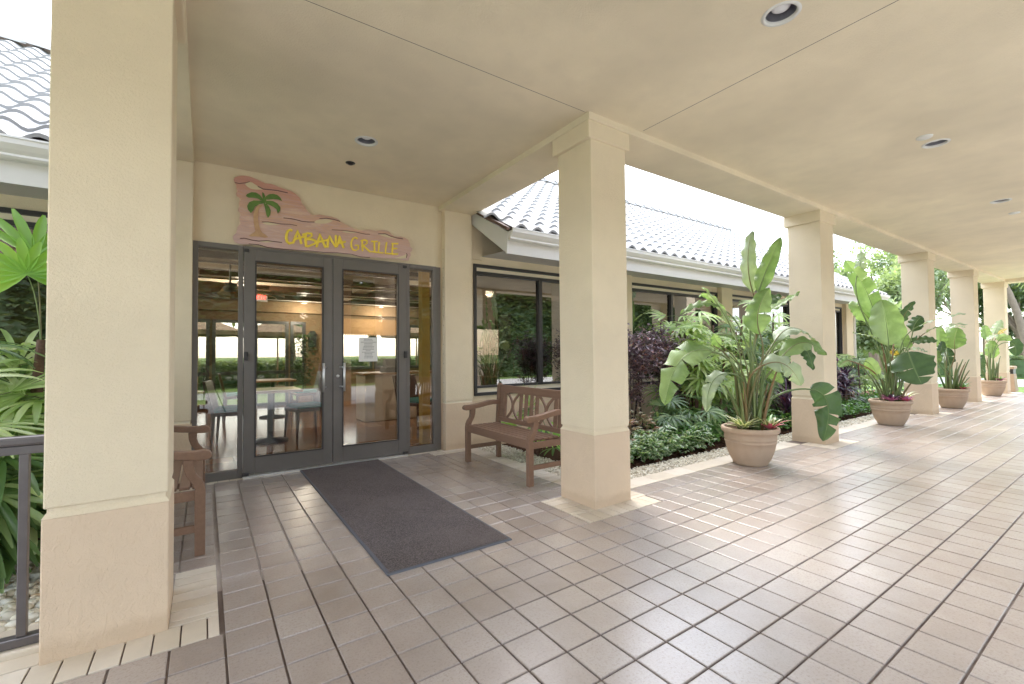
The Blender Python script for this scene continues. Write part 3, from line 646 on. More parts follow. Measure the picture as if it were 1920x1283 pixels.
def eave(x0, x1):
    g = MB()
    prof = [(4.755, 2.685), (4.70, 2.69), (4.685, 2.705), (4.69, 2.722), (4.665, 2.745), (4.635, 2.78), (4.630, 2.815), (4.622, 2.818), (4.622, 2.832), (4.645, 2.832), (4.652, 2.80), (4.755, 2.80)]
    g.prism(prof, lambda a, b, t: (t, a, b), x0+.01, x1); g.build('gutter', M['white'], bld, fix=True)
    f = MB(); f.box(x0, x1, 4.757, 4.79, 2.522, 2.80); f.build('fascia', M['fascia'], bld)
    s = MB(); s.add([(x0, 4.79, 2.56), (x1, 4.79, 2.56), (x1, YW, 2.60), (x0, YW, 2.60)], [(3, 2, 1, 0)]); s.build('soffit', M['fascia'], bld)
eave(3.18, 16.6); eave(-9, -.56)
# raking end board where the eave dies into the porch
a0, a1, b0, b1 = Vector((3.180, 4.756, 2.522)), Vector((3.02, 5.40, 3.03)), Vector((3.19, 4.70, 2.80)), Vector((3.02, 5.40, 3.20))
g = MB(); nrm = Vector((-.03, -.006, 0))
g.add([a0, a1, Vector((3.02, 5.40, 3.205)), Vector((3.185, 4.74, 2.80))]+[v-nrm for v in (a0, a1, Vector((3.02, 5.40, 3.205)), Vector((3.185, 4.74, 2.80)))],
      [(0, 1, 2, 3), (7, 6, 5, 4), (0, 4, 5, 1), (1, 5, 6, 2), (2, 6, 7, 3), (3, 7, 4, 0)])
g.build('rake_board', M['fascia'], bld, fix=True)
g = MB(); g.bar((3.165, 4.70, 2.825), (3.00, 5.40, 3.235), .05, .035); g.build('rake_flashing', M['brownflash'], bld)
g = MB(); g.box(2.99, 3.2, 5.40, YW+.02, 2.55, 3.4); g.build('wall', M['cream'], bld)
g = MB(); g.tube([(15.9, 4.70, 2.70), (15.9, 4.80, 2.55), (15.9, 5.25, 2.35), (15.9, 5.30, 2.2), (15.9, 5.30, .05)], .035, 8); g.build('downpipe', M['white'], bld)
g = MB(); g.tube([(9.4, ridgeY, ridgeZ), (9.4, ridgeY, ridgeZ+.75)], .008, 6); g.build('aerial', M['white'], bld)
# interior shell
ib = MB(); ib.box(-7.8, 16, YW+.14, 12.7, -.1, -.004); tag(ib.build('dining_room_floor', M['ifloor']), kind='structure')
ib = MB(); ib.box(-7.8, 16, YW+.2, 12.7, 2.78, 2.86)
ic = tag(ib.build('dining_room_ceiling', M['inwhite']), kind='structure')
k = 0
for y in (6.9, 8.4, 9.9, 11.4):
    b = MB(); b.box(-7.8, 16, y, y+.34, 2.52, 2.78); b.build('ceiling_beam', M['inwhite'], ic)
    b = MB(); b.box(-7.8, 16, y-.03, y, 2.50, 2.60); b.box(-7.8, 16, y+.34, y+.37, 2.50, 2.60); b.build('beam_trim', M['darkwood'], ic)
    b = MB()
    for x in (-2.2, 1.4, 5.0, 8.6): b.box(x, x+.9, y+.8, y+.95, 2.765, 2.785)
    b.build('air_slot', M['darkwood'], ic)
for x in (-3.0, 2.6, 8.2): b = MB(); b.box(x, x+.3, YW+.2, 12.7, 2.56, 2.785); b.build('ceiling_beam', M['inwhite'], ic)
# far glazed wall
ops = [(-2.6, -.75), (-.50, .05), (.20, .95), (1.06, 1.72), (1.86, 2.12), (3.05, 3.85), (4.0, 4.65), (5.0, 5.7), (6.6, 8.6), (9.4, 12)]
fwm = MB(); cur = -7.8; Yf = 12.7
for i, (a, b) in enumerate(ops):
    fwm.box(cur, a, Yf, Yf+.2, -.1, 3.2); fwm.box(a, b, Yf, Yf+.2, 2.05, 3.2)
    if not .1 < a < 1.2: fwm.box(a, b, Yf, Yf+.2, -.1, .84 if a > 2.2 or a < -.7 else .1)
    cur = b
fwm.box(cur, 16.2, Yf, Yf+.2, -.1, 3.2); fwm.build('rear_wall', M['wallin'], bld)
hd = MB(); hd.box(-7.8, 16, 12.3, 12.7, 2.3, 2.78); hd.build('rear_bulkhead', M['wallin'], bld)
for a, b in ops:
    f = MB(); z0 = .84 if (a > 2.2 or a < -.7) else .0
    rectframe(f, a-.05, b+.05, z0, 2.10, .07, .07, .07, .07, Yf-.04, Yf+.02)
    if z0 == 0: f.box(a, b, Yf-.03, Yf+.02, .78, .86)
    o = f.build('rear_window', M['darkframe'], bld)
    g = MB(); g.box(a, b, Yf+.06, Yf+.065, z0, 2.06); g.build('pane', M['glass'], o)
for a, b in ((2.95, 4.75),):
    g = MB()
    for i in range(7): g.box(a, b, Yf-.12-.01*(i % 2), Yf-.08, 1.80+i*.06, 1.862+i*.06)
    k = a
    while k < b: g.box(k, k+.03, Yf-.12, Yf-.08, 1.765, 1.80); k += .06
    tag(g.build('woven_blind', M['rattan']), 'woven rattan blind seen through the right entrance door', 'blind')
p = MB(); p.box(2.50, 2.615, 5.88, 6.0, 0, 2.78)
tag(p.build('interior_post', M['yellow']), 'yellow square post just inside the right sidelight', 'post')
# ================================================================== interior furniture
def dining_chair(label):
    t = thing('dining_chair', label, 'chair', group='wicker dining chairs inside the restaurant')
    s = MB(); s.box(-.24, .24, -.24, .24, .42, .47); s.build('seat_frame', M['darkwood'], t, bevel=.01)
    s = MB(); s.box(-.22, .22, -.22, .22, .47, .52); s.build('cushion', M['teal'], t, bevel=.02)
    b = MB(); b.add([(-.24, .20, .46), (.24, .20, .46), (.25, .30, .90), (-.25, .30, .90), (-.24, .24, .46), (.24, .24, .46), (.25, .34, .90), (-.25, .34, .90)],
                    [(0, 1, 2, 3), (7, 6, 5, 4), (0, 4, 5, 1), (1, 5, 6, 2), (2, 6, 7, 3), (3, 7, 4, 0)])
    b.build('backrest', M['darkwood'], t, bevel=.008)
    for x in (-.21, .21):
        for y in (-.21, .21):
            l = MB(); l.tube([(x, y, .43), (x*1.08, y*1.12, 0)], [.022, .014], 8); l.build('leg', M['darkwood'], t)
    return t
ch = dining_chair('dark wicker chair with teal cushion nearest inside the left door')
ch.location = (1.28, 7.35, 0); ch.rotation_euler = (0, 0, -1.35)
for (x, y, r, l) in ((.35, 7.5, 1.4, 'dark chair on the left of the nearest dining table'), (.55, 10.3, 1.6, 'dark chair left of the second dining table'), (1.75, 10.2, -1.5, 'dark chair right of the second dining table'),
                     (2.9, 7.0, .4, 'dark chair near the cream counter'), (3.7, 9.4, 2.5, 'dark chair in the middle of the dining room'), (4.9, 8.3, -1.2, 'dark chair seen through the right sidelight')):
    dup(ch, (x, y, 0), r, l)
def dining_table(label):
    t = thing('dining_table', label, 'table', group='square dining tables inside the restaurant')
    s = MB(); s.box(-.38, .38, -.38, .38, .72, .755); s.build('tabletop', M['midwood'], t, bevel=.008)
    s = MB(); s.lathe([(.24, 0), (.24, .02), (.04, .05), (.035, .70), (.10, .72)], n=24); s.build('pedestal', M['black'], t, smooth=True)
    return t
tb = dining_table('nearest dining table seen through the left door'); tb.location = (.8, 7.45, 0)
for (x, y, l) in ((1.15, 10.3, 'second dining table back from the left door'), (4.3, 9.6, 'dining table in the middle of the room'), (5.4, 8.6, 'dining table seen through the right sidelight'), (-.8, 9.6, 'dining table seen through the left sidelight')): dup(tb, (x, y, 0), 0, l)
t = thing('serving_counter', 'cream panelled serving counter with grey top behind the right door', 'counter', (3.2, 8.7, 0))
s = MB(); s.box(-.75, .75, -.3, .3, 0, .86); s.build('body', M['inwhite'], t, bevel=.01)
s = MB(); s.box(-.8, .8, -.34, .34, .86, .90); s.build('top', M['midwood'], t, bevel=.006)
t = thing('register', 'black cash register standing on the cream counter', 'register', (3.05, 8.6, .90))
s = MB(); s.box(-.2, .2, -.2, .2, 0, .10); s.build('drawer', M['black'], t, bevel=.008)
s = MB(); s.add([(-.16, -.1, .1), (.16, -.1, .1), (.16, .15, .1), (-.16, .15, .1), (-.16, .02, .26), (.16, .02, .26), (.16, .12, .26), (-.16, .12, .26)], [(0, 1, 5, 4), (1, 2, 6, 5), (2, 3, 7, 6), (3, 0, 4, 7), (4, 5, 6, 7)]); s.build('screen', M['black'], t)
t = thing('buffet_cabinet', 'tall black cabinet with open shelves seen through the window by the bench', 'cabinet', (6.2, 8.2, 0))
s = MB(); s.box(-.8, .8, .22, .25, .75, 2.1); s.box(-.8, -.75, -.25, .25, .75, 2.1); s.box(.75, .8, -.25, .25, .75, 2.1)
for z in (.75, 1.05, 1.35, 1.65, 2.06): s.box(-.75, .75, -.25, .22, z, z+.04)
s.build('shelf_unit', M['black'], t)
for x in (-.7, .7):
    for y in (-.2, .2): l = MB(); l.box(x-.025, x+.025, y-.025, y+.025, 0, .75); l.build('leg', M['black'], t)
rs = random.Random(4); s = MB()
bot = MB(); bot.lathe([(.0, 0), (.035, .002), (.035, .16), (.013, .20), (.013, .25), (.0, .251)], n=12); bo = bot.build('bottle', M['red'], smooth=True)
for k, (x, z) in enumerate([(-.6, .79), (-.35, 1.09), (-.1, .79), (.15, 1.09), (.4, 1.39), (.6, .79), (-.5, 1.39)]):
    o = bo if k == 0 else bo.copy()
    if k: COL.objects.link(o)
    o.location = (6.2+x, 8.15, z); tag(o, 'red bottle on a shelf of the black cabinet', 'bottle', 'bottles on the cabinet shelves')
# ceiling fan with palm leaf blades
def ceiling_fan(loc, rot, label):
    t = thing('ceiling_fan', label, 'ceiling fan', loc, rot, 'palm leaf ceiling fans in the dining room')
    s = MB(); s.tube([(0, 0, 2.78-loc[2]), (0, 0, .08)], .014, 10); s.lathe([(.05, .5), (.06, .56), (.0, .57)], n=16); s.build('rod', M['bronze'], t)
    s = MB(); s.lathe([(.0, -.06), (.07, -.05), (.095, 0), (.08, .06), (.0, .08)], n=24); s.build('motor', M['bronze'], t, smooth=True)
    for k in range(5):
        a = 2*pi*k/5; d = Vector((cos(a), sin(a), 0)); n = Vector((-sin(a), cos(a), 0)); vs = []; m = 14
        for i in range(m):
            u = i/(m-1); w = .15*sin(pi*min(1, u*.93+.05))**.7; c0 = d*(.14+.62*u)+Vector((0, 0, -.02-.03*u*u))
            for q in (-1, 0, 1): vs.append(c0+n*w*q+Vector((0, 0, .02*(1-abs(q))+.03*q)))
        fs = [(i*3+q, i*3+q+1, i*3+q+4, i*3+q+3) for i in range(m-1) for q in (0, 1)]
        s = MB(); s.add(vs, fs); b = s.build('blade', M['rattan'], t, smooth=True); so_ = b.modifiers.new('t', 'SOLIDIFY'); so_.thickness = .008
    return t
ceiling_fan((.30, 7.6, 2.22), .3, 'nearer palm leaf ceiling fan behind the left sidelight')
ceiling_fan((.62, 8.9, 2.36), .9, 'farther palm leaf ceiling fan behind the left door')
t = thing('exit_sign', 'small lit red exit sign under the dining room ceiling', 'exit sign', (.95, 10.6, 2.36), .55)
s = MB(); s.box(-.15, .15, -.02, .02, 0, .19); s.tube([(0, 0, .19), (0, 0, .42)], .01, 8); s.build('housing', M['paper'], t)
def strokes(mb, segs, fn, w):
    for sg in segs:
        P = [Vector(fn(*p)) for p in sg]
        for i in range(len(P)-1): mb.bar(P[i], P[i+1], w, w*.3, (0, 1, 0))
EX = {'E': [[(1, 0), (0, 0), (0, 2), (1, 2)], [(0, 1), (.8, 1)]], 'X': [[(0, 0), (1, 2)], [(0, 2), (1, 0)]], 'I': [[(.5, 0), (.5, 2)]], 'T': [[(0, 2), (1, 2)], [(.5, 2), (.5, 0)]]}
s = MB()
for i, cc in enumerate('EXIT'): strokes(s, EX[cc], lambda a, b, i=i: (-.115+i*.062+a*.04, -.024, .05+b*.045), .012)
s.build('lettering', M['exitglow'], t)
for i, (x, y) in enumerate(((.55, 9.3), (2.0, 11.9), (3.9, 11.9), (-1.5, 7.5), (4.6, 7.5), (7.5, 7.5))):
    l = bpy.data.lights.new('lamp', 'POINT'); l.energy = 9; l.color = (1, .9, .75); l.shadow_soft_size = .08
    o = bpy.data.objects.new('lamp', l); COL.objects.link(o); o.location = (x, y, 2.42 if y < 11 else 2.2)
    t = thing('interior_lamp', ['lit downlight above the ceiling fans', 'lit lamp glowing on the rear wall left', 'lit lamp above the rattan blind', 'lit lamp at the left of the dining room', 'lit lamp over the right of the dining room', 'lit lamp behind the window by the bench'][i], 'lamp', (x, y, 2.5), group='lit lamps in the dining room')
    s = MB(); s.lathe([(.0, .0), (.05, .005), (.055, .02)], n=20); s.build('bulb', M['lampon'], t, smooth=True)
    s = MB(); s.lathe([(.055, .02), (.075, .0), (.075, .05), (.03, .09), (.03, .28 if y < 11 else .02)], n=20, capb=False); s.build('shade', M['bronze'], t, smooth=True)
    o.parent = None
# lantern on the rear wall
t = thing('wall_lantern', 'black lantern on the brown rear wall left of the door gap', 'lantern', (2.32, 12.62, 1.45))
s = MB(); s.box(-.09, .09, -.07, .07, 0, .30); s.build('body', M['black'], t, bevel=.01); s = MB(); s.frustum(-.12, .12, -.09, .09, .30, .42, .07); s.build('cap', M['black'], t)
# patio umbrellas beyond the rear glazing
def parasol(loc, label):
    t = thing('patio_umbrella', label, 'umbrella', loc, .4, 'tan patio umbrellas behind the restaurant')
    s = MB(); n = 8; vs = [(0, 0, 2.75)]
    for k in range(n): a = 2*pi*k/n; vs.append((1.5*cos(a), 1.5*sin(a), 2.15))
    for k in range(n): a = 2*pi*k/n; vs.append((1.48*cos(a), 1.48*sin(a), 2.0))
    s.add(vs, [(0, 1+k, 1+(k+1) % n) for k in range(n)]+[(1+k, 1+n+k, 1+n+(k+1) % n, 1+(k+1) % n) for k in range(n)]); s.build('canopy', M['canvas'], t)
    s = MB(); s.tube([(0, 0, 0), (0, 0, 2.7)], .03, 10); s.lathe([(.3, 0), (.3, .06), (.05, .1)], n=20); s.build('pole', M['midwood'], t)
    return t
u = parasol((2.4, 20, -.05), 'tan patio umbrella seen through the left entrance door')
dup(u, (-.2, 19.0, -.05), .2, 'tan patio umbrella seen through the left sidelight'); dup(u, (7.6, 18.5, -.05), .5, 'tan patio umbrella seen through the right entrance door')
# ================================================================== door mat
t = thing('door_mat', 'long dark brown carpet mat running out from the entrance doors', 'door mat', (1.283, 3.925, 0))
c = MB(); c.add([(-.405, -1.385, .011), (.405, -1.385, .011), (.405, 1.385, .011), (-.405, 1.385, .011)], [(0, 1, 2, 3)]); 
nx, ny = 28, 90; c = MB(); vs = []; rs = random.Random(8)
for j in range(ny+1):
    for i in range(nx+1):
        x = -.408+.816*i/nx; y = -1.388+2.776*j/ny
        z = .0115+.0022*sin(x*5+y*1.7)*sin(y*2.3+1)
        vs.append((x, y, z))
c.add(vs, [(j*(nx+1)+i, j*(nx+1)+i+1, (j+1)*(nx+1)+i+1, (j+1)*(nx+1)+i) for j in range(ny) for i in range(nx)]); c.build('carpet', M['carpet'], t, smooth=True)
e = MB(); a, b = .425, 1.405
for (x0, x1, y0, y1) in ((-a, a, -b, -b+.024), (-a, a, b-.024, b), (-a, -a+.024, -b+.024, b-.024), (a-.024, a, -b+.024, b-.024)): e.frustum(x0, x1, y0, y1, .0008, .0105, .004)
e.build('rubber_edge', M['rubber'], t)
# ================================================================== benches
def bench(loc, rz, label):
    t = thing('park_bench', label, 'bench', loc, rz, 'brown wooden garden benches')
    L = .60
    XZ = lambda y0: (lambda a, b, tt: (a, y0+tt, b))
    wood = M['benchwood']
    for s in (-1, 1):
        y0 = s*L-.025
        m = MB(); m.prism([(.182, 0), (.238, 0), (.238, .40), (.232, .44), (.215, .475), (.188, .51), (.178, .55), (.180, .605), (.118, .605), (.122, .55), (.135, .505), (.165, .455), (.180, .42)], XZ(y0), 0, .05)
        m.build('leg', wood, t, bevel=.005, fix=True)
        m = MB(); m.prism([(-.235, 0), (-.185, 0), (-.180, .40), (-.212, .86), (-.222, .885), (-.245, .89), (-.262, .875), (-.262, .85), (-.232, .42)], XZ(y0), 0, .05)
        m.build('leg', wood, t, bevel=.005, fix=True)
        m = MB(); top = [(-.235, .680), (-.16, .692), (-.08, .690), (.02, .672), (.12, .655), (.19, .652), (.232, .655), (.258, .645), (.270, .625), (.264, .604), (.245, .594), (.20, .594), (.15, .604), (.06, .615), (-.04, .632), (-.12, .640), (-.230, .636)]
        m.prism(top, XZ(s*L-.034), 0, .068); m.build('armrest', wood, t, bevel=.006, fix=True)
        m = MB(); m.box(-.186, .184, y0+.012, y0+.038, .145, .190); m.build('stretcher', wood, t, bevel=.003)
        m = MB(); m.box(-.19, .185, y0+.010, y0+.040, .345, .405); m.build('side_rail', wood, t, bevel=.003)
    m = MB(); m.box(.196, .222, -L+.025, L-.025, .345, .412); m.build('front_rail', wood, t, bevel=.003)
    m = MB(); m.box(-.215, -.19, -L+.025, L-.025, .345, .405); m.build('rear_rail', wood, t, bevel=.003)
    m = MB(); x = -.165
    for k in range(6): m.box(x, x+.054, -L-.005+.03, L+.005-.03, .408, .428); x += .0665
    m.build('seat_slats', wood, t, bevel=.004)
    bx = lambda z: -.203-(z-.40)*.085                   # lean of the back
    def vbar(y, z0, z1, w=.045, th=.016):
        return [Vector((bx(z0), y, z0)), Vector((bx(z1), y, z1)), w, th]
    m = MB(); m.bar((bx(.815)-.002, -L+.025, .825), (bx(.815)-.002, L-.025, .825), .036, .085, (0, 0, 1)); m.build('top_rail', wood, t, bevel=.006)
    m = MB(); m.bar((bx(.47), -L+.025, .465), (bx(.47), L-.025, .465), .030, .05, (0, 0, 1)); m.build('lower_rail', wood, t, bevel=.004)
    for y in (-.535, -.465, -.150, -.050, .050, .150, .465, .535):
        m = MB(); z0, z1 = .485, .786
        m.add([(bx(z0)-.008, y-.026, z0), (bx(z0)+.008, y-.026, z0), (bx(z0)+.008, y+.026, z0), (bx(z0)-.008, y+.026, z0),
               (bx(z1)-.008, y-.026, z1), (bx(z1)+.008, y-.026, z1), (bx(z1)+.008, y+.026, z1), (bx(z1)-.008, y+.026, z1)],
              [(0, 3, 2, 1), (4, 5, 6, 7), (0, 1, 5, 4), (1, 2, 6, 5), (2, 3, 7, 6), (3, 0, 4, 7)])
        m.build('back_slat', wood, t, bevel=.003)
    for yc in (-.308, .308):
        for q in (-1, 1):
            m = MB(); n = 14; vs = []
            for i in range(n):
                u = i/(n-1)*2-1; z = .635+u*.150; y = yc+q*(.006+.118*abs(u)**1.9); dy = q*.118*1.9*abs(u)**.9*(1 if u > 0 else -1)
                tz, ty = .150, dy; l = sqrt(tz*tz+ty*ty); ny_, nz_ = tz/l*.013, -ty/l*.013
                for dx in (-.009, .009):
                    for sg in (-1, 1): vs.append((bx(z)+dx+q*.0005, y+ny_*sg, z+nz_*sg))
            fs = []
            for i in range(n-1):
                a = i*4; b = a+4
                fs += [(a, a+1, b+1, b), (a+2, b+2, b+3, a+3), (a, b, b+2, a+2), (a+1, a+3, b+3, b+1)]
            fs += [(0, 2, 3, 1), ((n-1)*4, (n-1)*4+1, (n-1)*4+3, (n-1)*4+2)]
            m.add(vs, fs); m.build('curved_brace', wood, t, bevel=.002, fix=True)
    return t
bn = bench((2.735, 4.02, 0), pi, 'brown wooden bench right of the mat, backing onto the plants')
dup(bn, (-.225, 4.08, 0), 0, 'brown wooden bench half hidden behind the near left column')
# ================================================================== sign
def sg(a, b, y=5.385):
    p = Py(420+a*.19271, 310+b*.19271, y); return p
out = [(95, 140), (105, 120), (130, 108), (165, 102), (200, 102), (240, 108), (270, 117), (330, 142), (365, 160), (400, 176), (430, 180), (460, 183), (490, 192), (520, 206), (560, 222), (600, 236), (635, 246), (660, 256), (690, 274), (712, 293), (735, 315), (747, 335), (748, 352), (757, 372), (775, 392), (790, 410), (798, 428), (815, 450), (835, 470), (860, 486), (895, 484), (930, 480), (965, 488), (1000, 492), (1045, 500), (1090, 514), (1112, 525), (1130, 546), (1160, 565), (1200, 586), (1235, 603), (1270, 622), (1300, 632), (1340, 637), (1380, 630), (1420, 626), (1455, 634), (1480, 639), (1520, 632), (1560, 631), (1590, 638), (1612, 652), (1632, 675), (1655, 692), (1690, 696), (1725, 694), (1760, 706), (1790, 722), (1800, 745), (1812, 770), (1808, 790), (1833, 812), (1828, 832), (1812, 850), (1818, 875), (1803, 900), (1795, 928), (1750, 922), (1700, 915), (1630, 908), (1560, 906), (1490, 898), (1420, 896), (1370, 895), (1330, 890), (1295, 878), (1240, 864), (1170, 856), (1100, 852), (1040, 852), (980, 848), (910, 842), (850, 832), (780, 828), (700, 824), (640, 822), (560, 814), (490, 806), (430, 800), (390, 786), (350, 770), (300, 765), (260, 767), (210, 770), (160, 769), (125, 758), (98, 742), (90, 720), (84, 700), (90, 685), (118, 662), (125, 635), (128, 610), (142, 588), (160, 568), (152, 545), (150, 510), (160, 485), (154, 462), (136, 445), (138, 425), (150, 400), (146, 372), (152, 350), (162, 332), (145, 312), (124, 300), (118, 278), (130, 250), (122, 220), (118, 190), (104, 170)]
def b_sign(nt, b):
    co = coord(nt, 'Object', (1.1, 1, 9))
    n = noise(nt, co, 2.6, 7, .68, .6)
    c = ramp(nt, n, [(.26, (.44, .26, .22)), (.40, (.60, .38, .31)), (.47, (.68, .42, .28)), (.54, (.63, .42, .38)), (.62, (.74, .53, .39)), (.74, (.60, .45, .45))])
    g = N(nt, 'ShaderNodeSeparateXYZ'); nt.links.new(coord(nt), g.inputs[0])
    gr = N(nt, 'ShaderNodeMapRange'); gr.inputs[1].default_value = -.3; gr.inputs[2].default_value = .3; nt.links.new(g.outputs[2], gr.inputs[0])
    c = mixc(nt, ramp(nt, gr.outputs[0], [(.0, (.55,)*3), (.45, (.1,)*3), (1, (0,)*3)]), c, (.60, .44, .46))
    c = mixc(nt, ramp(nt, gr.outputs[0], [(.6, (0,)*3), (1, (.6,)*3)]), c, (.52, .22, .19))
    nt.links.new(c, b.inputs['Base Color']); bump(nt, b, n, .4, .006)
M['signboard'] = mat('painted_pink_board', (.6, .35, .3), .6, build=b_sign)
M['signgreen'] = mat('painted_green', (.10, .20, .04), .55, build=simple_noise((.06, .14, .03), (.18, .30, .07), 22, .3, 40))
M['signtrunk'] = mat('painted_tan_trunk', (.55, .33, .18), .55, build=simple_noise((.42, .22, .14), (.70, .48, .26), 16, .3, 40))
M['signyellow'] = mat('painted_yellow', (.95, .74, .09), .5)
M['signcream'] = mat('wall_showing_through', (.70, .60, .42), .8)
M['signdark'] = mat('dark_crack_paint', (.16, .08, .08), .7)
oc = sg(950, 560, 5.40)
st = thing('wall_sign', 'pink driftwood shaped CABANA GRILLE sign with a palm tree above the doors', 'sign', oc)
def sgl(a, b, y): p = sg(a, b, y)-oc; return p
from mathutils.geometry import tessellate_polygon
def plate(poly, y0, y1, m, name, bev=0, par=None):
    mb = MB(); n = len(poly); vs = [sgl(a, b, y0) for a, b in poly]+[sgl(a, b, y1) for a, b in poly]
    tri = tessellate_polygon([[Vector((v.x, v.z, 0)) for v in vs[:n]]])
    fs = [tuple(t) for t in tri]+[tuple(n+i for i in reversed(t)) for t in tri]+[(i, i+n, (i+1) % n+n, (i+1) % n) for i in range(n)]
    mb.add(vs, fs); return mb.build(name, m, par or st, fix=True)
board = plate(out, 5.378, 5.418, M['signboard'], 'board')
Y1 = 5.3755
for hole in ([(205, 185), (220, 168), (245, 160), (275, 168), (300, 185), (345, 215), (385, 236), (340, 238), (300, 236), (262, 230), (232, 212)], [(878, 552), (900, 536), (935, 528), (985, 526), (1030, 530), (1060, 540), (1030, 556), (990, 568), (940, 570), (900, 566)],
             [(368, 563), (400, 555), (440, 556), (500, 570), (545, 577), (500, 582), (450, 584), (405, 578)], [(345, 742), (385, 734), (430, 736), (485, 746), (440, 752), (390, 752)],
             [(1145, 642), (1190, 642), (1250, 650), (1300, 660), (1240, 662), (1180, 656)], [(1505, 676), (1540, 668), (1580, 674), (1625, 698), (1695, 714), (1640, 712), (1590, 702), (1545, 690)], [(1655, 905), (1700, 893), (1750, 878), (1778, 862), (1782, 885), (1774, 905), (1720, 912)]):
    plate(hole, Y1, 5.379, M['signcream'], 'cutout')
cr = MB()
def line(pts, w=.006, y=5.374):
    P = [sgl(a, b, y) for a, b in pts]
    for i in range(len(P)-1): cr.bar(P[i], P[i+1], .004, w, (0, 0, 1))
line([(105, 168), (150, 178), (215, 170), (250, 160)]); line([(330, 205), (380, 232), (450, 238), (520, 246), (570, 258), (620, 268)], .008); line([(580, 512), (640, 518), (700, 530), (760, 546), (820, 552), (880, 552)], .007); line([(930, 520), (1000, 516), (1070, 528), (1130, 546)], .008)
line([(370, 552), (430, 552), (500, 562), (560, 572), (640, 574), (710, 588)], .006); line([(155, 712), (200, 710), (270, 728), (340, 738), (420, 734), (500, 744), (565, 752)], .008); line([(1050, 628), (1120, 632), (1200, 640), (1290, 652), (1380, 672), (1420, 672)], .006)
line([(1500, 668), (1570, 668), (1620, 690), (1680, 708), (1740, 716)], .008); line([(1775, 858), (1782, 870), (1774, 900)], .008); line([(240, 765), (330, 772), (430, 802), (560, 816), (700, 826)], .006); line([(700, 826), (850, 834), (980, 850), (1100, 853), (1240, 866), (1330, 892), (1420, 898)], .006)
cr.build('carved_crack', M['signdark'], st)
palm = plate([(238, 690), (262, 672), (290, 655), (305, 640), (296, 600), (288, 550), (286, 500), (292, 455), (305, 420), (322, 395), (345, 388), (372, 385), (368, 398), (345, 412), (336, 440), (330, 480), (332, 530), (340, 580), (352, 625), (372, 655), (405, 676), (432, 700), (400, 706), (350, 696), (300, 692), (262, 694)], 5.370, 5.3785, M['signtrunk'], 'palm_trunk')
for lf in ([(378, 330), (350, 290), (310, 265), (265, 262), (225, 280), (212, 300), (240, 315), (280, 316), (330, 325), (362, 345)], [(380, 345), (340, 345), (290, 342), (245, 360), (225, 395), (232, 430), (262, 468), (285, 440), (300, 405), (345, 378), (378, 372)],
           [(378, 325), (372, 290), (372, 262), (388, 272), (400, 300), (402, 325)], [(395, 330), (410, 300), (440, 282), (480, 278), (520, 290), (550, 318), (566, 350), (530, 335), (480, 330), (430, 335)],
           [(400, 350), (440, 345), (480, 350), (520, 372), (548, 410), (548, 440), (522, 470), (512, 430), (480, 405), (440, 385), (410, 375)], [(385, 370), (415, 375), (440, 405), (455, 440), (450, 480), (428, 514), (412, 480), (402, 430), (395, 400)], [(365, 330), (385, 315), (410, 325), (412, 355), (395, 375), (370, 365)]):
    plate(lf, 5.366-.001*random.random(), 5.377, M['signgreen'], 'palm_leaf')
LT = [[(662, 640), (640, 630), (620, 640), (606, 672), (602, 712), (610, 745), (632, 764), (664, 756)],
      [(668, 762), (692, 700), (716, 640), (730, 690), (750, 768)], [(676, 730), (720, 712), (778, 696)],
      [(792, 664), (790, 730), (796, 796)], [(762, 678), (810, 664), (848, 668), (852, 688), (828, 706), (796, 722)], [(796, 722), (850, 724), (888, 738), (884, 764), (850, 778), (808, 794)],
      [(898, 798), (914, 735), (930, 672), (952, 730), (986, 804)], [(898, 752), (950, 742), (1004, 730)],
      [(1004, 802), (1010, 740), (1022, 690), (1050, 745), (1082, 800), (1084, 740), (1086, 684)],
      [(1094, 798), (1112, 740), (1118, 690), (1138, 745), (1162, 808)], [(1086, 768), (1130, 758), (1180, 746)],
      [(1296, 716), (1272, 704), (1250, 716), (1236, 750), (1236, 792), (1252, 824), (1278, 832), (1304, 818), (1304, 782), (1272, 780)],
      [(1342, 732), (1342, 785), (1346, 838)], [(1328, 738), (1362, 728), (1390, 738), (1388, 762), (1364, 778), (1344, 784)], [(1344, 784), (1376, 806), (1424, 848)],
      [(1430, 742), (1490, 744)], [(1460, 743), (1462, 846)], [(1432, 842), (1492, 850)],
      [(1508, 748), (1504, 800), (1500, 852), (1548, 856)], [(1580, 752), (1572, 806), (1568, 858), (1622, 864)],
      [(1640, 764), (1636, 815), (1634, 868)], [(1628, 764), (1692, 766)], [(1634, 814), (1682, 812)], [(1630, 866), (1690, 866)]]
for k, grp in enumerate((LT[:11], LT[11:])):
    s = MB()
    for pl in grp:
        P = [sgl(a, b, 5.371) for a, b in pl]
        # doubled brush strokes
        for dx, dz in ((0, 0), (.006, .005)):
            Q = [p+Vector((dx, -.0008*(dx > 0), dz)) for p in P]
            s.tube(Q, .011 if k == 0 else .0078, 6)
    for i, v in enumerate(s.v): s.v[i] = (v[0], 5.371-oc.y+(v[1]-(5.371-oc.y))*.4, v[2])
    s.build('lettering', M['signyellow'], st)
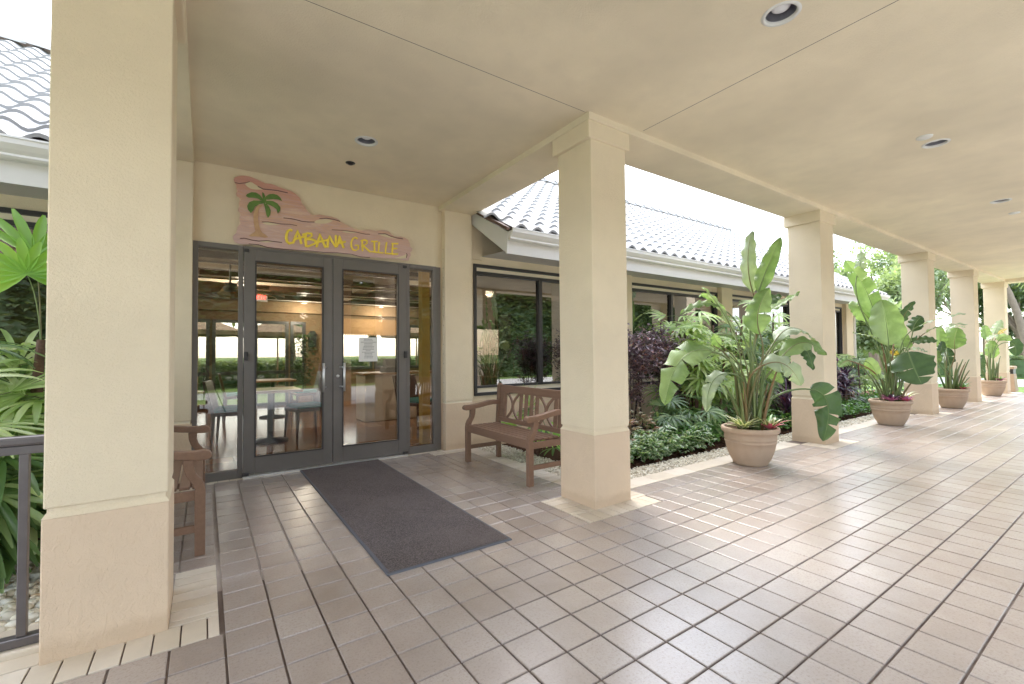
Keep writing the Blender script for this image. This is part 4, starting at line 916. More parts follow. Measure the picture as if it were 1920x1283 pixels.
# ================================================================== railing on the left
t = thing('railing', 'dark bronze metal railing fixed left of the near column', 'railing', (-.545, 2.79, 0))
s = MB(); s.box(-3.2, 0, -.028, .028, .872, .912); s.build('top_rail', M['railing'], t, bevel=.012)
s = MB(); s.box(-3.2, 0, -.018, .018, .836, .871); s.build('under_rail', M['railing'], t, bevel=.003)
s = MB(); s.box(-3.2, 0, -.025, .025, .03, .068); s.build('bottom_rail', M['railing'], t, bevel=.004)
for x in (-.088, -1.05, -2.0, -2.95): s = MB(); s.box(x-.0155, x+.0155, -.0155, .0155, .068, .836); s.build('post', M['railing'], t, bevel=.003)
c = MB(); c.box(-4.2, -.546, 2.74, 2.86, -.05, .028); tag(c.build('kerb', M['ctile'], bevel=.01), kind='structure')
# ================================================================== litter bin at the end of the walk
t = thing('litter_bin', 'tan stone litter bin with black opening beside the last column', 'litter bin', (19.45, 2.80, 0))
s = MB(); s.frustum(-.23, .23, -.23, .23, 0, .52, .03); s.build('body', M['pot'], t, bevel=.01)
s = MB(); s.box(-.19, .19, -.19, .19, .52, .66); s.build('opening', M['black'], t); s = MB(); s.box(-.215, .215, -.215, .215, .66, .74); s.build('lid', M['pot'], t, bevel=.01)
# ================================================================== plants
def bend(a, b, k, sag):
    """arc from a to b whose middle is raised by k and tip drops by sag"""
    return bez(a, (a+b)/2+Vector((0, 0, k)), b+Vector((0, 0, -sag)), 20)
def blade(par, a, c, b, width, facing, m, tears=(), fold=.18, curl=.0, seed=0, root=None, name='leaf', srad=.011):
    """broad banana-like blade along a->c->b, its face turned towards `facing`"""
    rs = random.Random(seed); n = 34; mid = bez(Vector(a), Vector(c), Vector(b), n); fac = Vector(facing).normalized()
    mb = MB(); L = sum((mid[i+1]-mid[i]).length for i in range(n-1))
    T = [(mid[min(i+1, n-1)]-mid[max(i-1, 0)]).normalized() for i in range(n)]
    def pr(u): return (min(1, (u+.004)/.20)**.55)*(max(0, 1-u**2.9)**.62)
    def at(u):
        x = u*(n-1); i = min(n-2, int(x)); f = x-i; return mid[i].lerp(mid[i+1], f), T[i].lerp(T[i+1], f).normalized()
    for side in (-1, 1):
        cuts = [0]+sorted([x for s_, x in tears if s_ == side])+[1]
        for k in range(len(cuts)-1):
            u0, u1 = cuts[k], cuts[k+1]; m_ = max(3, int((u1-u0)*30)); dr = rs.uniform(-.10, .22) if len(cuts) > 2 else 0; cv = 5
            vs = []; uv = []
            for i in range(m_+1):
                u = u0+(u1-u0)*i/m_; p, t = at(u)
                sd = t.cross(fac); sd = sd.normalized() if sd.length > 1e-4 else t.orthogonal().normalized()
                nn = sd.cross(t).normalized()
                w = width/2*pr(u)*(1+.04*sin(u*23+seed))
                for q in range(cv):
                    v = q/(cv-1)
                    g0 = (.030*v if k > 0 else 0)*max(0, 1-(u-u0)/.06); g1 = (.030*v if k < len(cuts)-2 else 0)*max(0, 1-(u1-u)/.06)
                    sh = t*L*(g0-g1+v*.06*pr(u))
                    off = sd*side*w*v*(1-.12*abs(fold))+nn*(w*(fold*v-(.26+curl+dr)*v*v)+.016*sin(u*27+q+seed)*v*v)
                    vs.append(p+off+sh); uv.append((u, side*v))
            fs = []
            for i in range(m_):
                for q in range(cv-1):
                    f = (i*cv+q, i*cv+q+1, (i+1)*cv+q+1, (i+1)*cv+q); fs.append(f if side < 0 else f[::-1])
            mb.add(vs, fs, uv)
    o = mb.build(name, m, par, smooth=True)
    s = MB()
    if root is not None:
        root = Vector(root); a = Vector(a); h = (a-root).length
        c1 = root+Vector((0, 0, 1))*h*.42+(a-root)*.12; c2 = a-T[0]*h*.33
        P = []
        for i in range(16):
            w = i/15; P.append(root*(1-w)**3+c1*3*w*(1-w)**2+c2*3*w*w*(1-w)+a*w**3)
        s.tube(P+mid[1:], [srad*1.5*(1-.5*i/15) for i in range(16)]+[srad*.7*(1-.93*i/(n-2)) for i in range(n-1)], 7)
    else: s.tube(mid, [srad*.6*(1-.9*i/(n-1)) for i in range(n)], 6)
    s.build('stalk', M['stalk'], o, smooth=True)
    return o
def planter(loc, label, sc=1.0):
    t = thing('plant_pot', label, 'plant pot', loc, group='tan clay pots standing between the columns')
    pf = [(.0, 0), (.160, 0), (.172, .008), (.180, .028), (.205, .075), (.228, .13), (.245, .19), (.2545, .243), (.261, .248), (.262, .258), (.257, .264), (.259, .280), (.2655, .285), (.2665, .295), (.2615, .301), (.264, .33), (.268, .350), (.285, .358), (.292, .370), (.294, .395), (.290, .408), (.278, .414), (.262, .410), (.256, .395), (.252, .36)]
    s = MB(); s.lathe([(r*sc, z*sc) for r, z in pf], n=56, capb=False); s.build('body', M['pot'], t, smooth=True)
    s = MB(); vs = [(0, 0, .375*sc)]; n = 24
    for k in range(n): a = 2*pi*k/n; vs.append((.255*sc*cos(a), .255*sc*sin(a), .365*sc+.01*sin(k*5)))
    s.add(vs, [(0, 1+k, 1+(k+1) % n) for k in range(n)]); s.build('soil', M['mulch'], t)
    return t
POT = [(5.02, 2.675), (9.49, 2.69), (13.22, 2.70), (17.40, 2.76)]
pl = ['nearest and largest looking clay pot, left of the second column from the mat', 'second clay pot, with magenta flowers at its rim', 'third clay pot, beside the fourth column', 'farthest clay pot, small, before the last column']
for (x, y), l in zip(POT, pl): planter((x, y, 0), l)
ZCs = [5.03, 7.57, 9.68, 12.09]
def potplant(k, ox, oy, sc, leaves, label, extra=14, seed=1):
    x, y = POT[k]; base = Vector((x, y, .37)); t = thing('bird_of_paradise_plant', label, 'potted plant', base, group='potted plants with broad banana-like leaves')
    rs = random.Random(seed); toC = Vector((-x, -y, .35)).normalized()
    for i, (a, c, b, w, dz, face, m, tears, fold) in enumerate(leaves):
        zc = ZCs[k]
        A = Pz(ox+a[0]*sc, oy+a[1]*sc, zc+dz[0])-base; Bt = Pz(ox+b[0]*sc, oy+b[1]*sc, zc+dz[1])-base
        C = Pz(ox+c[0]*sc, oy+c[1]*sc, zc+(dz[0]+dz[1])/2)-base
        C = C*2-(A+Bt)/2                                     # make the curve pass through the middle point
        W_ = w*sc*zc/F*1.08
        if isinstance(face, str): fc = {'c': toC, 'u': Vector((0, 0, 1))+toC*.35, 'l': Vector((-.2, .9, .6))*1, 'r': Vector((.9, -.5, .45)), 'e': toC.cross(Vector((0, 0, 1)))+Vector((0, 0, .5)), 'd': toC*.9+Vector((0, 0, .55)), 'cl': toC+Vector((-.5, .5, 0)), 'cr': toC+Vector((.5, -.4, 0))}[face]
        a_ = rs.uniform(0, 2*pi); rr = rs.uniform(.02, .13)
        blade(t, A, C, Bt, W_, fc, M[m], tears, fold, seed=seed*31+i, root=(rr*cos(a_), rr*sin(a_), -.01), srad=.0105*(1 if w > 60 else .8))
    s = MB()
    for i in range(extra):                                   # sheaths and bare stalks of the clump
        a_ = rs.uniform(0, 2*pi); r1 = rs.uniform(.02, .14); h = rs.uniform(.25, .75); le = rs.uniform(.02, .22)
        p0 = Vector((r1*cos(a_), r1*sin(a_), -.01)); p1 = p0+Vector((le*cos(a_)*.4, le*sin(a_)*.4, h*.6)); p2 = p0+Vector((le*cos(a_), le*sin(a_), h))
        s.tube(bez(p0, p1, p2, 8), [.020*(1-.6*j/7) for j in range(8)], 6)
    s.build('stem_clump', M['stalk'], t, smooth=True)
    return t
K = .342857
L1 = [((560, 378), (532, 210), (555, 36), 88, (.15, .1), 'cl', 'boppale', [], .1),
      ((588, 375), (640, 235), (712, 70), 82, (-.05, -.15), 'c', 'bop', [], .12),
      ((598, 602), (588, 480), (648, 352), 118, (-.2, -.1), 'c', 'bop', [(1, .45)], .1),
      ((640, 482), (715, 430), (816, 374), 52, (.1, .3), 'u', 'bop', [], .25),
      ((628, 470), (660, 415), (712, 392), 70, (.25, .35), 'd', 'bopdark', [], .15),
      ((372, 452), (275, 438), (160, 494), 46, (.05, -.1), 'd', 'bop', [], .3),
      ((476, 640), (385, 470), (284, 345), 44, (.0, .1), 'r', 'boppale', [], .3),
      ((440, 560), (350, 420), (262, 395), 40, (.2, .25), 'l', 'bop', [], .3),
      ((345, 668), (255, 625), (160, 574), 66, (-.1, -.2), 'u', 'bop', [], .1),
      ((388, 668), (360, 640), (345, 598), 56, (-.05, -.1), 'c', 'bop', [], .1),
      ((512, 662), (450, 640), (390, 660), 42, (-.1, -.1), 'u', 'bop', [], .25),
      ((310, 700), (220, 696), (130, 690), 30, (-.1, -.15), 'u', 'bop', [], .3),
      ((335, 695), (170, 740), (75, 990), 150, (-.25, -.45), 'd', 'bop', [(1, .35), (-1, .5), (1, .62), (-1, .78)], .15),
      ((420, 818), (335, 870), (305, 1030), 74, (-.2, -.3), 'd', 'boppale', [(1, .5)], .2),
      ((680, 640), (790, 570), (925, 668), 128, (.05, .1), 'u', 'boppale', [(-1, .5), (-1, .72)], .1),
      ((708, 742), (830, 650), (958, 718), 92, (-.15, -.1), 'd', 'bop', [(1, .7)], .15),
      ((770, 668), (850, 690), (885, 800), 82, (-.05, 0), 'cr', 'bopdark', [], .15),
      ((618, 772), (735, 770), (822, 885), 112, (-.2, -.25), 'd', 'boppale', [(1, .4), (-1, .55), (1, .75)], .15),
      ((625, 800), (670, 820), (722, 872), 60, (-.1, -.1), 'c', 'bop', [], .1),
      ((872, 905), (968, 985), (942, 1190), 132, (-.15, -.1), 'c', 'bopdark', [(-1, .30), (-1, .66), (1, .52), (-1, .8)], .12),
      ((655, 700), (700, 650), (745, 640), 46, (.25, .3), 'd', 'bop', [], .2),
      ((470, 760), (420, 720), (380, 742), 50, (.2, .2), 'd', 'boppale', [], .2)]
potplant(0, 1220, 420, K, L1, 'tall lush banana-leaved plant in the nearest clay pot', 26, 1)
k2 = .2807
L2 = [((285, 545), (215, 350), (88, 172), 118, (0, .1), 'c', 'bop', [(1, .35), (1, .6), (-1, .78), (1, .82)], .1),
      ((175, 250), (190, 190), (195, 110), 70, (.1, .2), 'c', 'boppale', [(1, .5), (-1, .6)], .1),
      ((262, 582), (185, 500), (108, 468), 110, (.2, .3), 'd', 'bop', [(1, .6)], .15),
      ((378, 742), (362, 590), (328, 435), 180, (-.2, -.1), 'c', 'bop', [], .08),
      ((455, 592), (495, 520), (552, 448), 62, (.2, .3), 'cr', 'bopdark', [(1, .6)], .2),
      ((478, 770), (470, 710), (448, 648), 92, (0, .1), 'c', 'bop', [], .1),
      ((540, 648), (560, 590), (602, 545), 84, (-.1, -.2), 'cl', 'bopdark', [], .1),
      ((580, 612), (720, 560), (893, 528), 46, (-.2, -.7), 'u', 'boppale', [(-1, .7)], .35),
      ((625, 655), (740, 610), (905, 600), 40, (-.2, -.8), 'u', 'boppale', [], .35),
      ((520, 716), (610, 700), (705, 712), 62, (0, -.2), 'd', 'bopdark', [(-1, .3)], .25),
      ((508, 782), (545, 880), (600, 1002), 215, (-.3, -.5), 'd', 'bopdark', [(1, .55), (-1, .8)], .12),
      ((520, 768), (580, 762), (636, 788), 44, (-.2, -.3), 'u', 'boppale', [], .2),
      ((215, 845), (270, 880), (312, 968), 74, (-.1, -.1), 'c', 'bop', [], .1),
      ((120, 845), (85, 850), (45, 885), 66, (-.1, -.1), 'd', 'bop', [], .2),
      ((302, 655), (285, 600), (285, 555), 60, (.1, .1), 'd', 'boppale', [], .2),
      ((300, 690), (220, 672), (140, 655), 48, (-.1, -.2), 'u', 'boppale', [], .3),
      ((440, 905), (430, 860), (438, 800), 60, (.1, .1), 'c', 'bop', [], .1),
      ((395, 770), (420, 790), (445, 800), 40, (.1, .1), 'c', 'bopyellow', [], .1)]
potplant(1, 1560, 440, k2, L2, 'banana-leaved plant in the second pot, one tall torn leaf', 16, 2)
k3 = .2494
L3 = [((362, 862), (362, 780), (385, 698), 122, (0, 0), 'c', 'bop', [], .1), ((275, 860), (250, 780), (252, 690), 84, (.1, .1), 'c', 'bop', [], .1), ((292, 985), (300, 920), (305, 850), 92, (.1, .2), 'cl', 'bopdark', [(1, .5)], .1),
      ((245, 900), (262, 850), (270, 800), 50, (0, 0), 'c', 'bopdark', [], .1), ((320, 860), (310, 800), (300, 740), 60, (.2, .2), 'd', 'boppale', [], .2), ((300, 740), (340, 690), (440, 700), 40, (.2, .3), 'u', 'boppale', [], .3),
      ((255, 960), (235, 920), (240, 870), 40, (0, 0), 'c', 'bop', [], .1)]
potplant(2, 1700, 440, k3, L3, 'smaller banana-leaved plant in the third pot, two upright leaves', 14, 3)
L4 = [((652, 932), (640, 860), (645, 795), 74, (0, 0), 'c', 'bop', [], .1), ((605, 790), (595, 735), (586, 680), 58, (.1, .2), 'd', 'bop', [], .1), ((660, 745), (680, 700), (712, 640), 62, (.1, .2), 'd', 'boppale', [(1, .5)], .1),
      ((690, 752), (720, 722), (752, 708), 30, (0, 0), 'u', 'bopyellow', [], .2), ((690, 800), (735, 770), (790, 800), 68, (-.1, -.2), 'd', 'bop', [], .1), ((772, 812), (815, 840), (820, 915), 84, (-.2, -.3), 'c', 'bopdark', [(1, .5)], .1),
      ((600, 800), (640, 765), (690, 760), 44, (0, -.1), 'u', 'boppale', [], .2), ((570, 1010), (565, 960), (575, 900), 40, (0, 0), 'c', 'bopdark', [], .1)]
potplant(3, 1700, 440, k3, L4, 'small banana-leaved plant in the farthest pot, one leaf hanging right', 10, 4)
def strapleaf(mb, p, d, L, w, droop, n=7, vfold=.3, uvw=True):
    p = Vector(p); d = Vector(d).normalized(); sd = d.cross(Vector((0, 0, 1)))
    sd = sd.normalized() if sd.length > .05 else Vector((1, 0, 0)); vs = []; uv = []; q = p.copy(); dd = d.copy()
    for i in range(n):
        u = i/(n-1); ww = w/2*(min(1, u/.12+.35))*(1-u**2.6)**.8+.0004; nn = sd.cross(dd).normalized()
        vs += [q-sd*ww+nn*ww*vfold, q, q+sd*ww+nn*ww*vfold]; uv += [(u, -1), (u, 0), (u, 1)]
        q = q+dd*L/(n-1); dd = (dd+Vector((0, 0, -droop/(n-1)*(.4+1.4*u)))).normalized()
    mb.add(vs, [(i*3+k, i*3+k+1, i*3+k+4, i*3+k+3) for i in range(n-1) for k in (0, 1)], uv)
def bromeliad(loc, r, n, mi, mo, label, par=None, seed=0, grp='bromeliads planted in the clay pots'):
    rs = random.Random(seed); t = thing('bromeliad', label, 'bromeliad', loc, group=grp); a = MB(); b = MB()
    for i in range(n):
        an = i*2.399; e = .25+1.0*(1-i/n); L = r*rs.uniform(.8, 1.15)*(1 if i < n*.5 else .72)
        d = (cos(an)*cos(e-.25), sin(an)*cos(e-.25), sin(e)*1.0+.25 if i > n*.5 else .80)
        strapleaf(b if i > n*.42 else a, (.01*cos(an), .01*sin(an), .0), d, L, .034*r/.14, .9, 7)
    a.build('outer_leaves', M[mo], t, smooth=True); b.build('centre_leaves', M[mi], t, smooth=True)
    s = MB(); s.lathe([(.012, -.03), (.014, .02), (.0, .03)], n=8); s.build('crown_base', M['stalk'], t); return t
bl = [(0, -.19, -.03, .23, 24, 'brom', 'brom', 'striped green and cream bromeliad on the left of the nearest pot'), (0, .03, -.20, .21, 22, 'pink', 'brom', 'pink centred bromeliad at the front right of the nearest pot'),
      (0, .16, -.10, .17, 16, 'brom', 'cover', 'small green bromeliad at the right rim of the nearest pot'),
      (1, -.17, -.06, .21, 24, 'magenta', 'cordy', 'magenta bromeliad on the left of the second pot'), (1, .0, -.21, .16, 20, 'pink', 'magenta', 'pale pink bromeliad in the middle of the second pot'), (1, .17, -.12, .23, 22, 'brom', 'brom', 'pale striped bromeliad on the right of the second pot'),
      (2, -.02, -.19, .17, 18, 'pink', 'cover', 'pink bromeliad at the front of the third pot'), (2, .16, -.12, .24, 20, 'cover', 'cover', 'green bromeliad spilling over the right rim of the third pot'), (3, .03, -.16, .20, 16, 'magenta', 'cover', 'purple pink bromeliad in the farthest pot')]
for i, (k, dx, dy, r, n, mi, mo, l) in enumerate(bl): bromeliad((POT[k][0]+dx, POT[k][1]+dy, .40), r, n, mi, mo, l, seed=i)
def fanleaf(mb, st, p0, c, facing, r, n, spread, w, droop, seed=0):
    """palmate leaf: petiole p0->c, then n leaflets"""
    rs = random.Random(seed); c = Vector(c); p0 = Vector(p0); f = Vector(facing).normalized()
    ax = (c-p0); ax = (ax-f*ax.dot(f)); ax = ax.normalized() if ax.length > 1e-3 else f.orthogonal().normalized()
    ay = f.cross(ax)
    h = (c-p0).length; st.tube(bez(p0, p0+Vector((0, 0, h*.5))+(c-p0)*.2, c, 7), [.0045, .004, .0038, .0035, .003, .003, .0028], 5, cap=False)
    for i in range(n):
        an = (i/(n-1)-.5)*spread+rs.uniform(-.04, .04); d = ax*cos(an)+ay*sin(an)
        L = r*(1-.22*abs(an)/(spread/2+.01))*rs.uniform(.9, 1.08)
        m = 7; sd = f.cross(d).normalized(); q = c.copy(); dd = d.copy(); vs = []; uv = []
        for j in range(m):
            u = j/(m-1); ww = w/2*(.35+.65*min(1, u/.35))*(1-max(0, (u-.55)/.45)**2.2*.75); fo = .38
            vs += [q-sd*ww+f*ww*fo, q, q+sd*ww+f*ww*fo]; uv += [(u, -1), (u, 0), (u, 1)]
            q = q+dd*L/(m-1); dd = (dd+Vector((0, 0, -droop/(m-1)*(.3+1.5*u)))).normalized()
        mb.add(vs, [(j*3+k, j*3+k+1, j*3+k+4, j*3+k+3) for j in range(m-1) for k in (0, 1)], uv)
def ladypalm(loc, label, nc, H, rad, nf, mats, seed, leafr=(.28, .40), nl=(7, 11), w=.040, grp='lady palms in the planting beds', face=None, spread=(2.4, 4.2), stilt=.25, xmax=None):
    rs = random.Random(seed); t = thing('lady_palm', label, 'palm', loc, group=grp); st = MB(); cn = MB(); lm = [MB() for _ in mats]
    canes = []
    for i in range(nc):
        a = rs.uniform(0, 2*pi); r = rad*sqrt(rs.random()); h = H*rs.uniform(.45, 1.0); p = Vector((r*cos(a), r*sin(a), 0)); q = p+Vector((.12*cos(a), .12*sin(a), h))
        canes.append((p, q)); cn.tube(bez(p, (p+q)/2+Vector((0, 0, 0)), q, 6), [.016]*6, 7)
    for i in range(nf):
        p, q = canes[i % nc]; u = rs.uniform(stilt, 1.0); b = p.lerp(q, u); a = rs.uniform(0, 2*pi); e = rs.uniform(-.1, 1.0)*(.5+.6*u)
        d = Vector((cos(a)*cos(e), sin(a)*cos(e), sin(e)+.15)).normalized(); c = b+d*rs.uniform(.16, .36)
        if xmax is not None and loc[0]+c.x+.25 > xmax: continue
        f = (Vector((0, 0, 1))*1.0+d*rs.uniform(-.5, .35)+Vector((rs.uniform(-.3, .3), rs.uniform(-.3, .3), 0)))
        if face is not None: f = f+Vector(face)*.5
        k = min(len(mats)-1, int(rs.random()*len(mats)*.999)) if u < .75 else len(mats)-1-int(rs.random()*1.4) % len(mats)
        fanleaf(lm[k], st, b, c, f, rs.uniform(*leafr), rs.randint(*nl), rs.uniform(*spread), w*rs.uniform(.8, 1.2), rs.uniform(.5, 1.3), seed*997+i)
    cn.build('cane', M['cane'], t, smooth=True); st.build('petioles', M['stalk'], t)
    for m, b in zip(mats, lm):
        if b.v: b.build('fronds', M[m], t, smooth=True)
    return t
LP = 'lady palms in the planting beds'
tc = Vector((-.6, -.75, .2))
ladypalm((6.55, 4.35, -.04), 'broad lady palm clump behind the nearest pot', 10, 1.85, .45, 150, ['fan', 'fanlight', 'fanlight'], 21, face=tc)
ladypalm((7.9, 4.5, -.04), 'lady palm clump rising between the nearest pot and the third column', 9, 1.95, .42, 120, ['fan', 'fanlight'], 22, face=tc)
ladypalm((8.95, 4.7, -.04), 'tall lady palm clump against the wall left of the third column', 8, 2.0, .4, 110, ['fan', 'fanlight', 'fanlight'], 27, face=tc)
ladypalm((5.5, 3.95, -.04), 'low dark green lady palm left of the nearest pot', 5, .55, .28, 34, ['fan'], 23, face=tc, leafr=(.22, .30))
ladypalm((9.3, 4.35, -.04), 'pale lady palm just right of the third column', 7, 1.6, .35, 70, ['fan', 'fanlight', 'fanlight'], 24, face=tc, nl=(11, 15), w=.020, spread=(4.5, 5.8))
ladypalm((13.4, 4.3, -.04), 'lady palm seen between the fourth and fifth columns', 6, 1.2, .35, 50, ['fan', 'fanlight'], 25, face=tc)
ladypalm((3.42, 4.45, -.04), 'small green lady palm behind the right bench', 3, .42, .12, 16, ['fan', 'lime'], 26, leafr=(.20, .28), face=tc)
# left bed, close to the camera
ladypalm((-1.05, 4.10, -.04), 'large lady palm behind the railing at the left edge', 7, 1.75, .34, 230, ['fan', 'fan', 'fan', 'fanlight'], 31, xmax=-.56, leafr=(.36, .50), nl=(9, 12), w=.034, face=(.1, -1, .2), grp='lady palms left of the near column')
ladypalm((-1.75, 4.3, -.04), 'second lady palm farther left behind the railing', 5, 1.5, .30, 40, ['fan', 'fan'], 32, leafr=(.36, .46), nl=(8, 11), w=.045, face=(.1, -1, .2), grp='lady palms left of the near column')
ladypalm((-1.10, 4.0, -.04), 'low lady palm leaves drooping over the river stones', 3, .50, .2, 46, ['fan', 'fan'], 33, xmax=-.56, leafr=(.34, .42), w=.045, face=(.1, -1, .2), grp='lady palms left of the near column')
t = thing('lime_fan_palm', 'single bright lime fan leaf on a brown trunk behind the railing', 'palm', (-.92, 4.02, -.04))
cn = MB(); cn.tube([(0, 0, 0), (.02, .02, .5), (.05, .0, 1.0), (.07, .0, 1.4)], [.035, .032, .030, .02], 12); cn.build('trunk', M['cane'], t, smooth=True)
st_ = MB(); lf = MB(); cc = Pz(50, 513, 2.78)-Vector((-.92, 4.02, -.04)); fanleaf(lf, st_, (.07, 0, 1.36), cc, Vector((.12, -1, .35)), .27, 13, 4.4, .052, .45, 5)
fanleaf(lf, st_, (.07, 0, 1.36), (.0, .15, 1.95), Vector((.3, -.8, .5)), .40, 6, 1.6, .06, .2, 6)
lf.build('fronds', M['lime'], t, smooth=True); st_.build('petioles', M['stalk'], t)
# spiky tuft behind the bench
t = thing('spiky_plant', 'pale green spiky tuft showing above the right bench back', 'plant', (3.36, 4.50, -.04))
s = MB(); rs = random.Random(3)
for i in range(46):
    a = rs.uniform(0, 2*pi); e = rs.uniform(.3, 1.4); strapleaf(s, (0, 0, .62), (cos(a)*cos(e), sin(a)*cos(e), sin(e)), rs.uniform(.20, .34), .014, rs.uniform(.2, .8), 6)
s.build('leaves', M['fanlight'], t, smooth=True); s = MB(); s.tube([(0, 0, 0), (.0, 0, .64)], [.022, .016], 8); s.build('stem', M['cane'], t)
# purple leaved shrubs
def leaflet(mb, p, d, L, w, up_=(0, 0, 1)):
    d = Vector(d).normalized(); sd = d.cross(Vector(up_)); sd = sd.normalized() if sd.length > .05 else Vector((1, 0, 0)); n = sd.cross(d)
    p = Vector(p); mb.add([p, p+d*L*.35-sd*w+n*w*.35, p+d*L*.45, p+d*L*.35+sd*w+n*w*.35, p+d*L*.72-sd*w*.75+n*w*.2, p+d*L*.75+sd*w*.7+n*w*.2, p+d*L-n*w*.4],
                          [(0, 2, 1), (0, 3, 2), (1, 2, 4), (2, 3, 5), (2, 5, 6), (2, 6, 4)], [(0, 0), (.3, -1), (.4, 0), (.3, 1), (.7, -1), (.7, 1), (1, 0)])
def shrub(loc, label, rx, ry, z0, z1, n, lm, L, w, seed, nst=7, grp=None, ysq=1):
    rs = random.Random(seed); t = thing('shrub', label, 'shrub', loc, group=grp); st = MB(); lf = MB(); tips = []
    for i in range(nst):
        a = rs.uniform(0, 2*pi); r = .12*rs.random(); p = Vector((r*cos(a), r*sin(a), 0)); b = rs.uniform(0, 2*pi); q = Vector((rx*.8*cos(b)*rs.random(), ry*.8*sin(b)*rs.random(), z1*rs.uniform(.7, .95)))
        P = bez(p, p.lerp(q, .5)+Vector((0, 0, .15)), q, 8); st.tube(P, [.009*(1-.6*j/7) for j in range(8)], 5)
        for j in range(9):
            u = P[rs.randint(3, 7)]; v = u+Vector((rs.uniform(-1, 1)*rx*.5, rs.uniform(-1, 1)*ry*.5, rs.uniform(0, .22))); st.tube([u, v], [.004, .002], 4, cap=False); tips.append((u, v))
    for i in range(n):
        if rs.random() < .5 and tips:
            u, v = rs.choice(tips); c = u.lerp(v, rs.uniform(.3, 1.1))+Vector([rs.gauss(0, .035) for _ in range(3)])
        else:
            a = rs.uniform(0, 2*pi); k = rs.random()**.45; ph = rs.uniform(-1, 1); rr = sqrt(1-ph*ph)
            wob = 1+.22*sin(a*3+seed)+.15*sin(a*7+ph*5)
            c = Vector((rx*k*rr*cos(a)*wob, ry*k*rr*sin(a)*wob, (z0+z1)/2+(z1-z0)/2*k*ph*(1+.12*sin(a*5))))
        b = rs.uniform(0, 2*pi); e = rs.uniform(-.6, .9)
        leaflet(lf, c, (cos(b)*cos(e), sin(b)*cos(e), sin(e)), L*rs.uniform(.7, 1.25), w*rs.uniform(.8, 1.2), (rs.uniform(-.5, .5), rs.uniform(-.5, .5), 1))
    st.build('stems', M['stem'], t); lf.build('foliage', M[lm], t, smooth=True); return t
SG = 'purple leaved shrubs against the restaurant wall'
shrub((5.02, 4.25, -.04), 'purple leaved shrub on thin stems just right of the second column', .42, .34, .95, 1.58, 2300, 'purple', .062, .013, 41, 8, SG)
shrub((5.80, 4.35, -.04), 'second purple leaved shrub, left of the lady palm', .46, .36, .85, 1.66, 2600, 'purple', .062, .013, 42, 8, SG)
shrub((6.35, 4.75, -.04), 'purple leaved shrub under the window behind the lady palm', .40, .28, .95, 1.66, 1800, 'purple', .06, .013, 43, 6, SG)
# dark cordylines right of the third column
def strapplant(loc, label, n, L, w, lm, seed, h, grp=None, nst=3):
    rs = random.Random(seed); t = thing('cordyline', label, 'plant', loc, group=grp); s = MB(); st = MB()
    for k in range(nst):
        a0 = rs.uniform(0, 2*pi); b = Vector((.16*cos(a0)*(k > 0), .16*sin(a0)*(k > 0), 0)); hh = h*rs.uniform(.6, 1.1); st.tube([b, b+Vector((.04, 0, hh))], [.016, .012], 6)
        for i in range(n):
            a = rs.uniform(0, 2*pi); e = rs.uniform(-.1, 1.35); z = hh*rs.uniform(.45, 1.05)
            strapleaf(s, b+Vector((.03, 0, z)), (cos(a)*cos(e), sin(a)*cos(e), sin(e)+.25), L*rs.uniform(.7, 1.15), w*rs.uniform(.8, 1.2), rs.uniform(.8, 2.0), 8)
    s.build('leaves', M[lm], t, smooth=True); st.build('stem', M['stem'], t); return t
CG = 'dark purple strap leaved plants'
strapplant((8.9, 3.85, -.04), 'dark purple strap leaved plant nearest the third column', 38, .52, .040, 'cordy', 51, .55, CG)
strapplant((9.7, 4.0, -.04), 'dark purple strap leaved plant left of the second pot', 44, .58, .044, 'cordy', 52, .75, CG)
strapplant((10.5, 4.1, -.04), 'dark purple strap leaved plant behind the second pot', 44, .58, .044, 'cordy', 53, .85, CG)
strapplant((11.4, 4.2, -.04), 'dark purple strap leaved plant left of the fourth column', 40, .55, .044, 'cordy', 54, .7, CG)
strapplant((8.1, 3.7, -.04), 'dark strap leaved plant behind the third column', 30, .45, .04, 'cordy', 55, .4, CG)
strapplant((5.15, 4.0, -.04), 'upright dark green strap plant beside the ground cover', 16, .55, .06, 'fan', 56, .15, None, 1)
# low ground cover: leaves on short stems, nobody could count them
def cover(name, x0, x1, y0, y1, h, n, lm, L, w, label, cat, seed, clump=.16, kind='stuff'):
    rs = random.Random(seed); mb = MB(); st = MB()
    cl = [(rs.uniform(x0, x1), rs.uniform(y0, y1), rs.uniform(.55, 1)) for _ in range(max(4, int((x1-x0)*(y1-y0)/(clump*clump)*1.4)))]
    for i in range(n):
        cx, cy, k = rs.choice(cl); a = rs.uniform(0, 2*pi); r = clump*rs.random()**.6; x = min(x1, max(x0, cx+r*cos(a))); y = min(y1, max(y0, cy+r*sin(a)))
        z = -.03+h*k*(1-.55*(r/clump)**2)*rs.uniform(.35, 1.0); b = rs.uniform(0, 2*pi); e = rs.uniform(-.35, .7)
        leaflet(mb, (x, y, z), (cos(b)*cos(e), sin(b)*cos(e), sin(e)), L*rs.uniform(.7, 1.25), w*rs.uniform(.8, 1.2), (rs.uniform(-.4, .4), rs.uniform(-.4, .4), 1))
    o = mb.build(name, M[lm], smooth=True); return tag(o, label, cat, kind=kind)
cover('variegated_ground_cover', 3.6, 5.5, 3.42, 3.80, .36, 2300, 'varieg', .080, .030, 'low variegated green and white ground cover right of the second column', 'ground cover', 61)
cover('green_ground_cover', 4.9, 6.0, 3.5, 4.0, .38, 1100, 'cover', .080, .031, 'low green ground cover left of the nearest pot', 'ground cover', 62)
cover('green_ground_cover', 7.3, 11.3, 3.42, 4.0, .34, 2600, 'cover', .075, .024, 'bright green ground cover between the third column and the second pot', 'ground cover', 63)
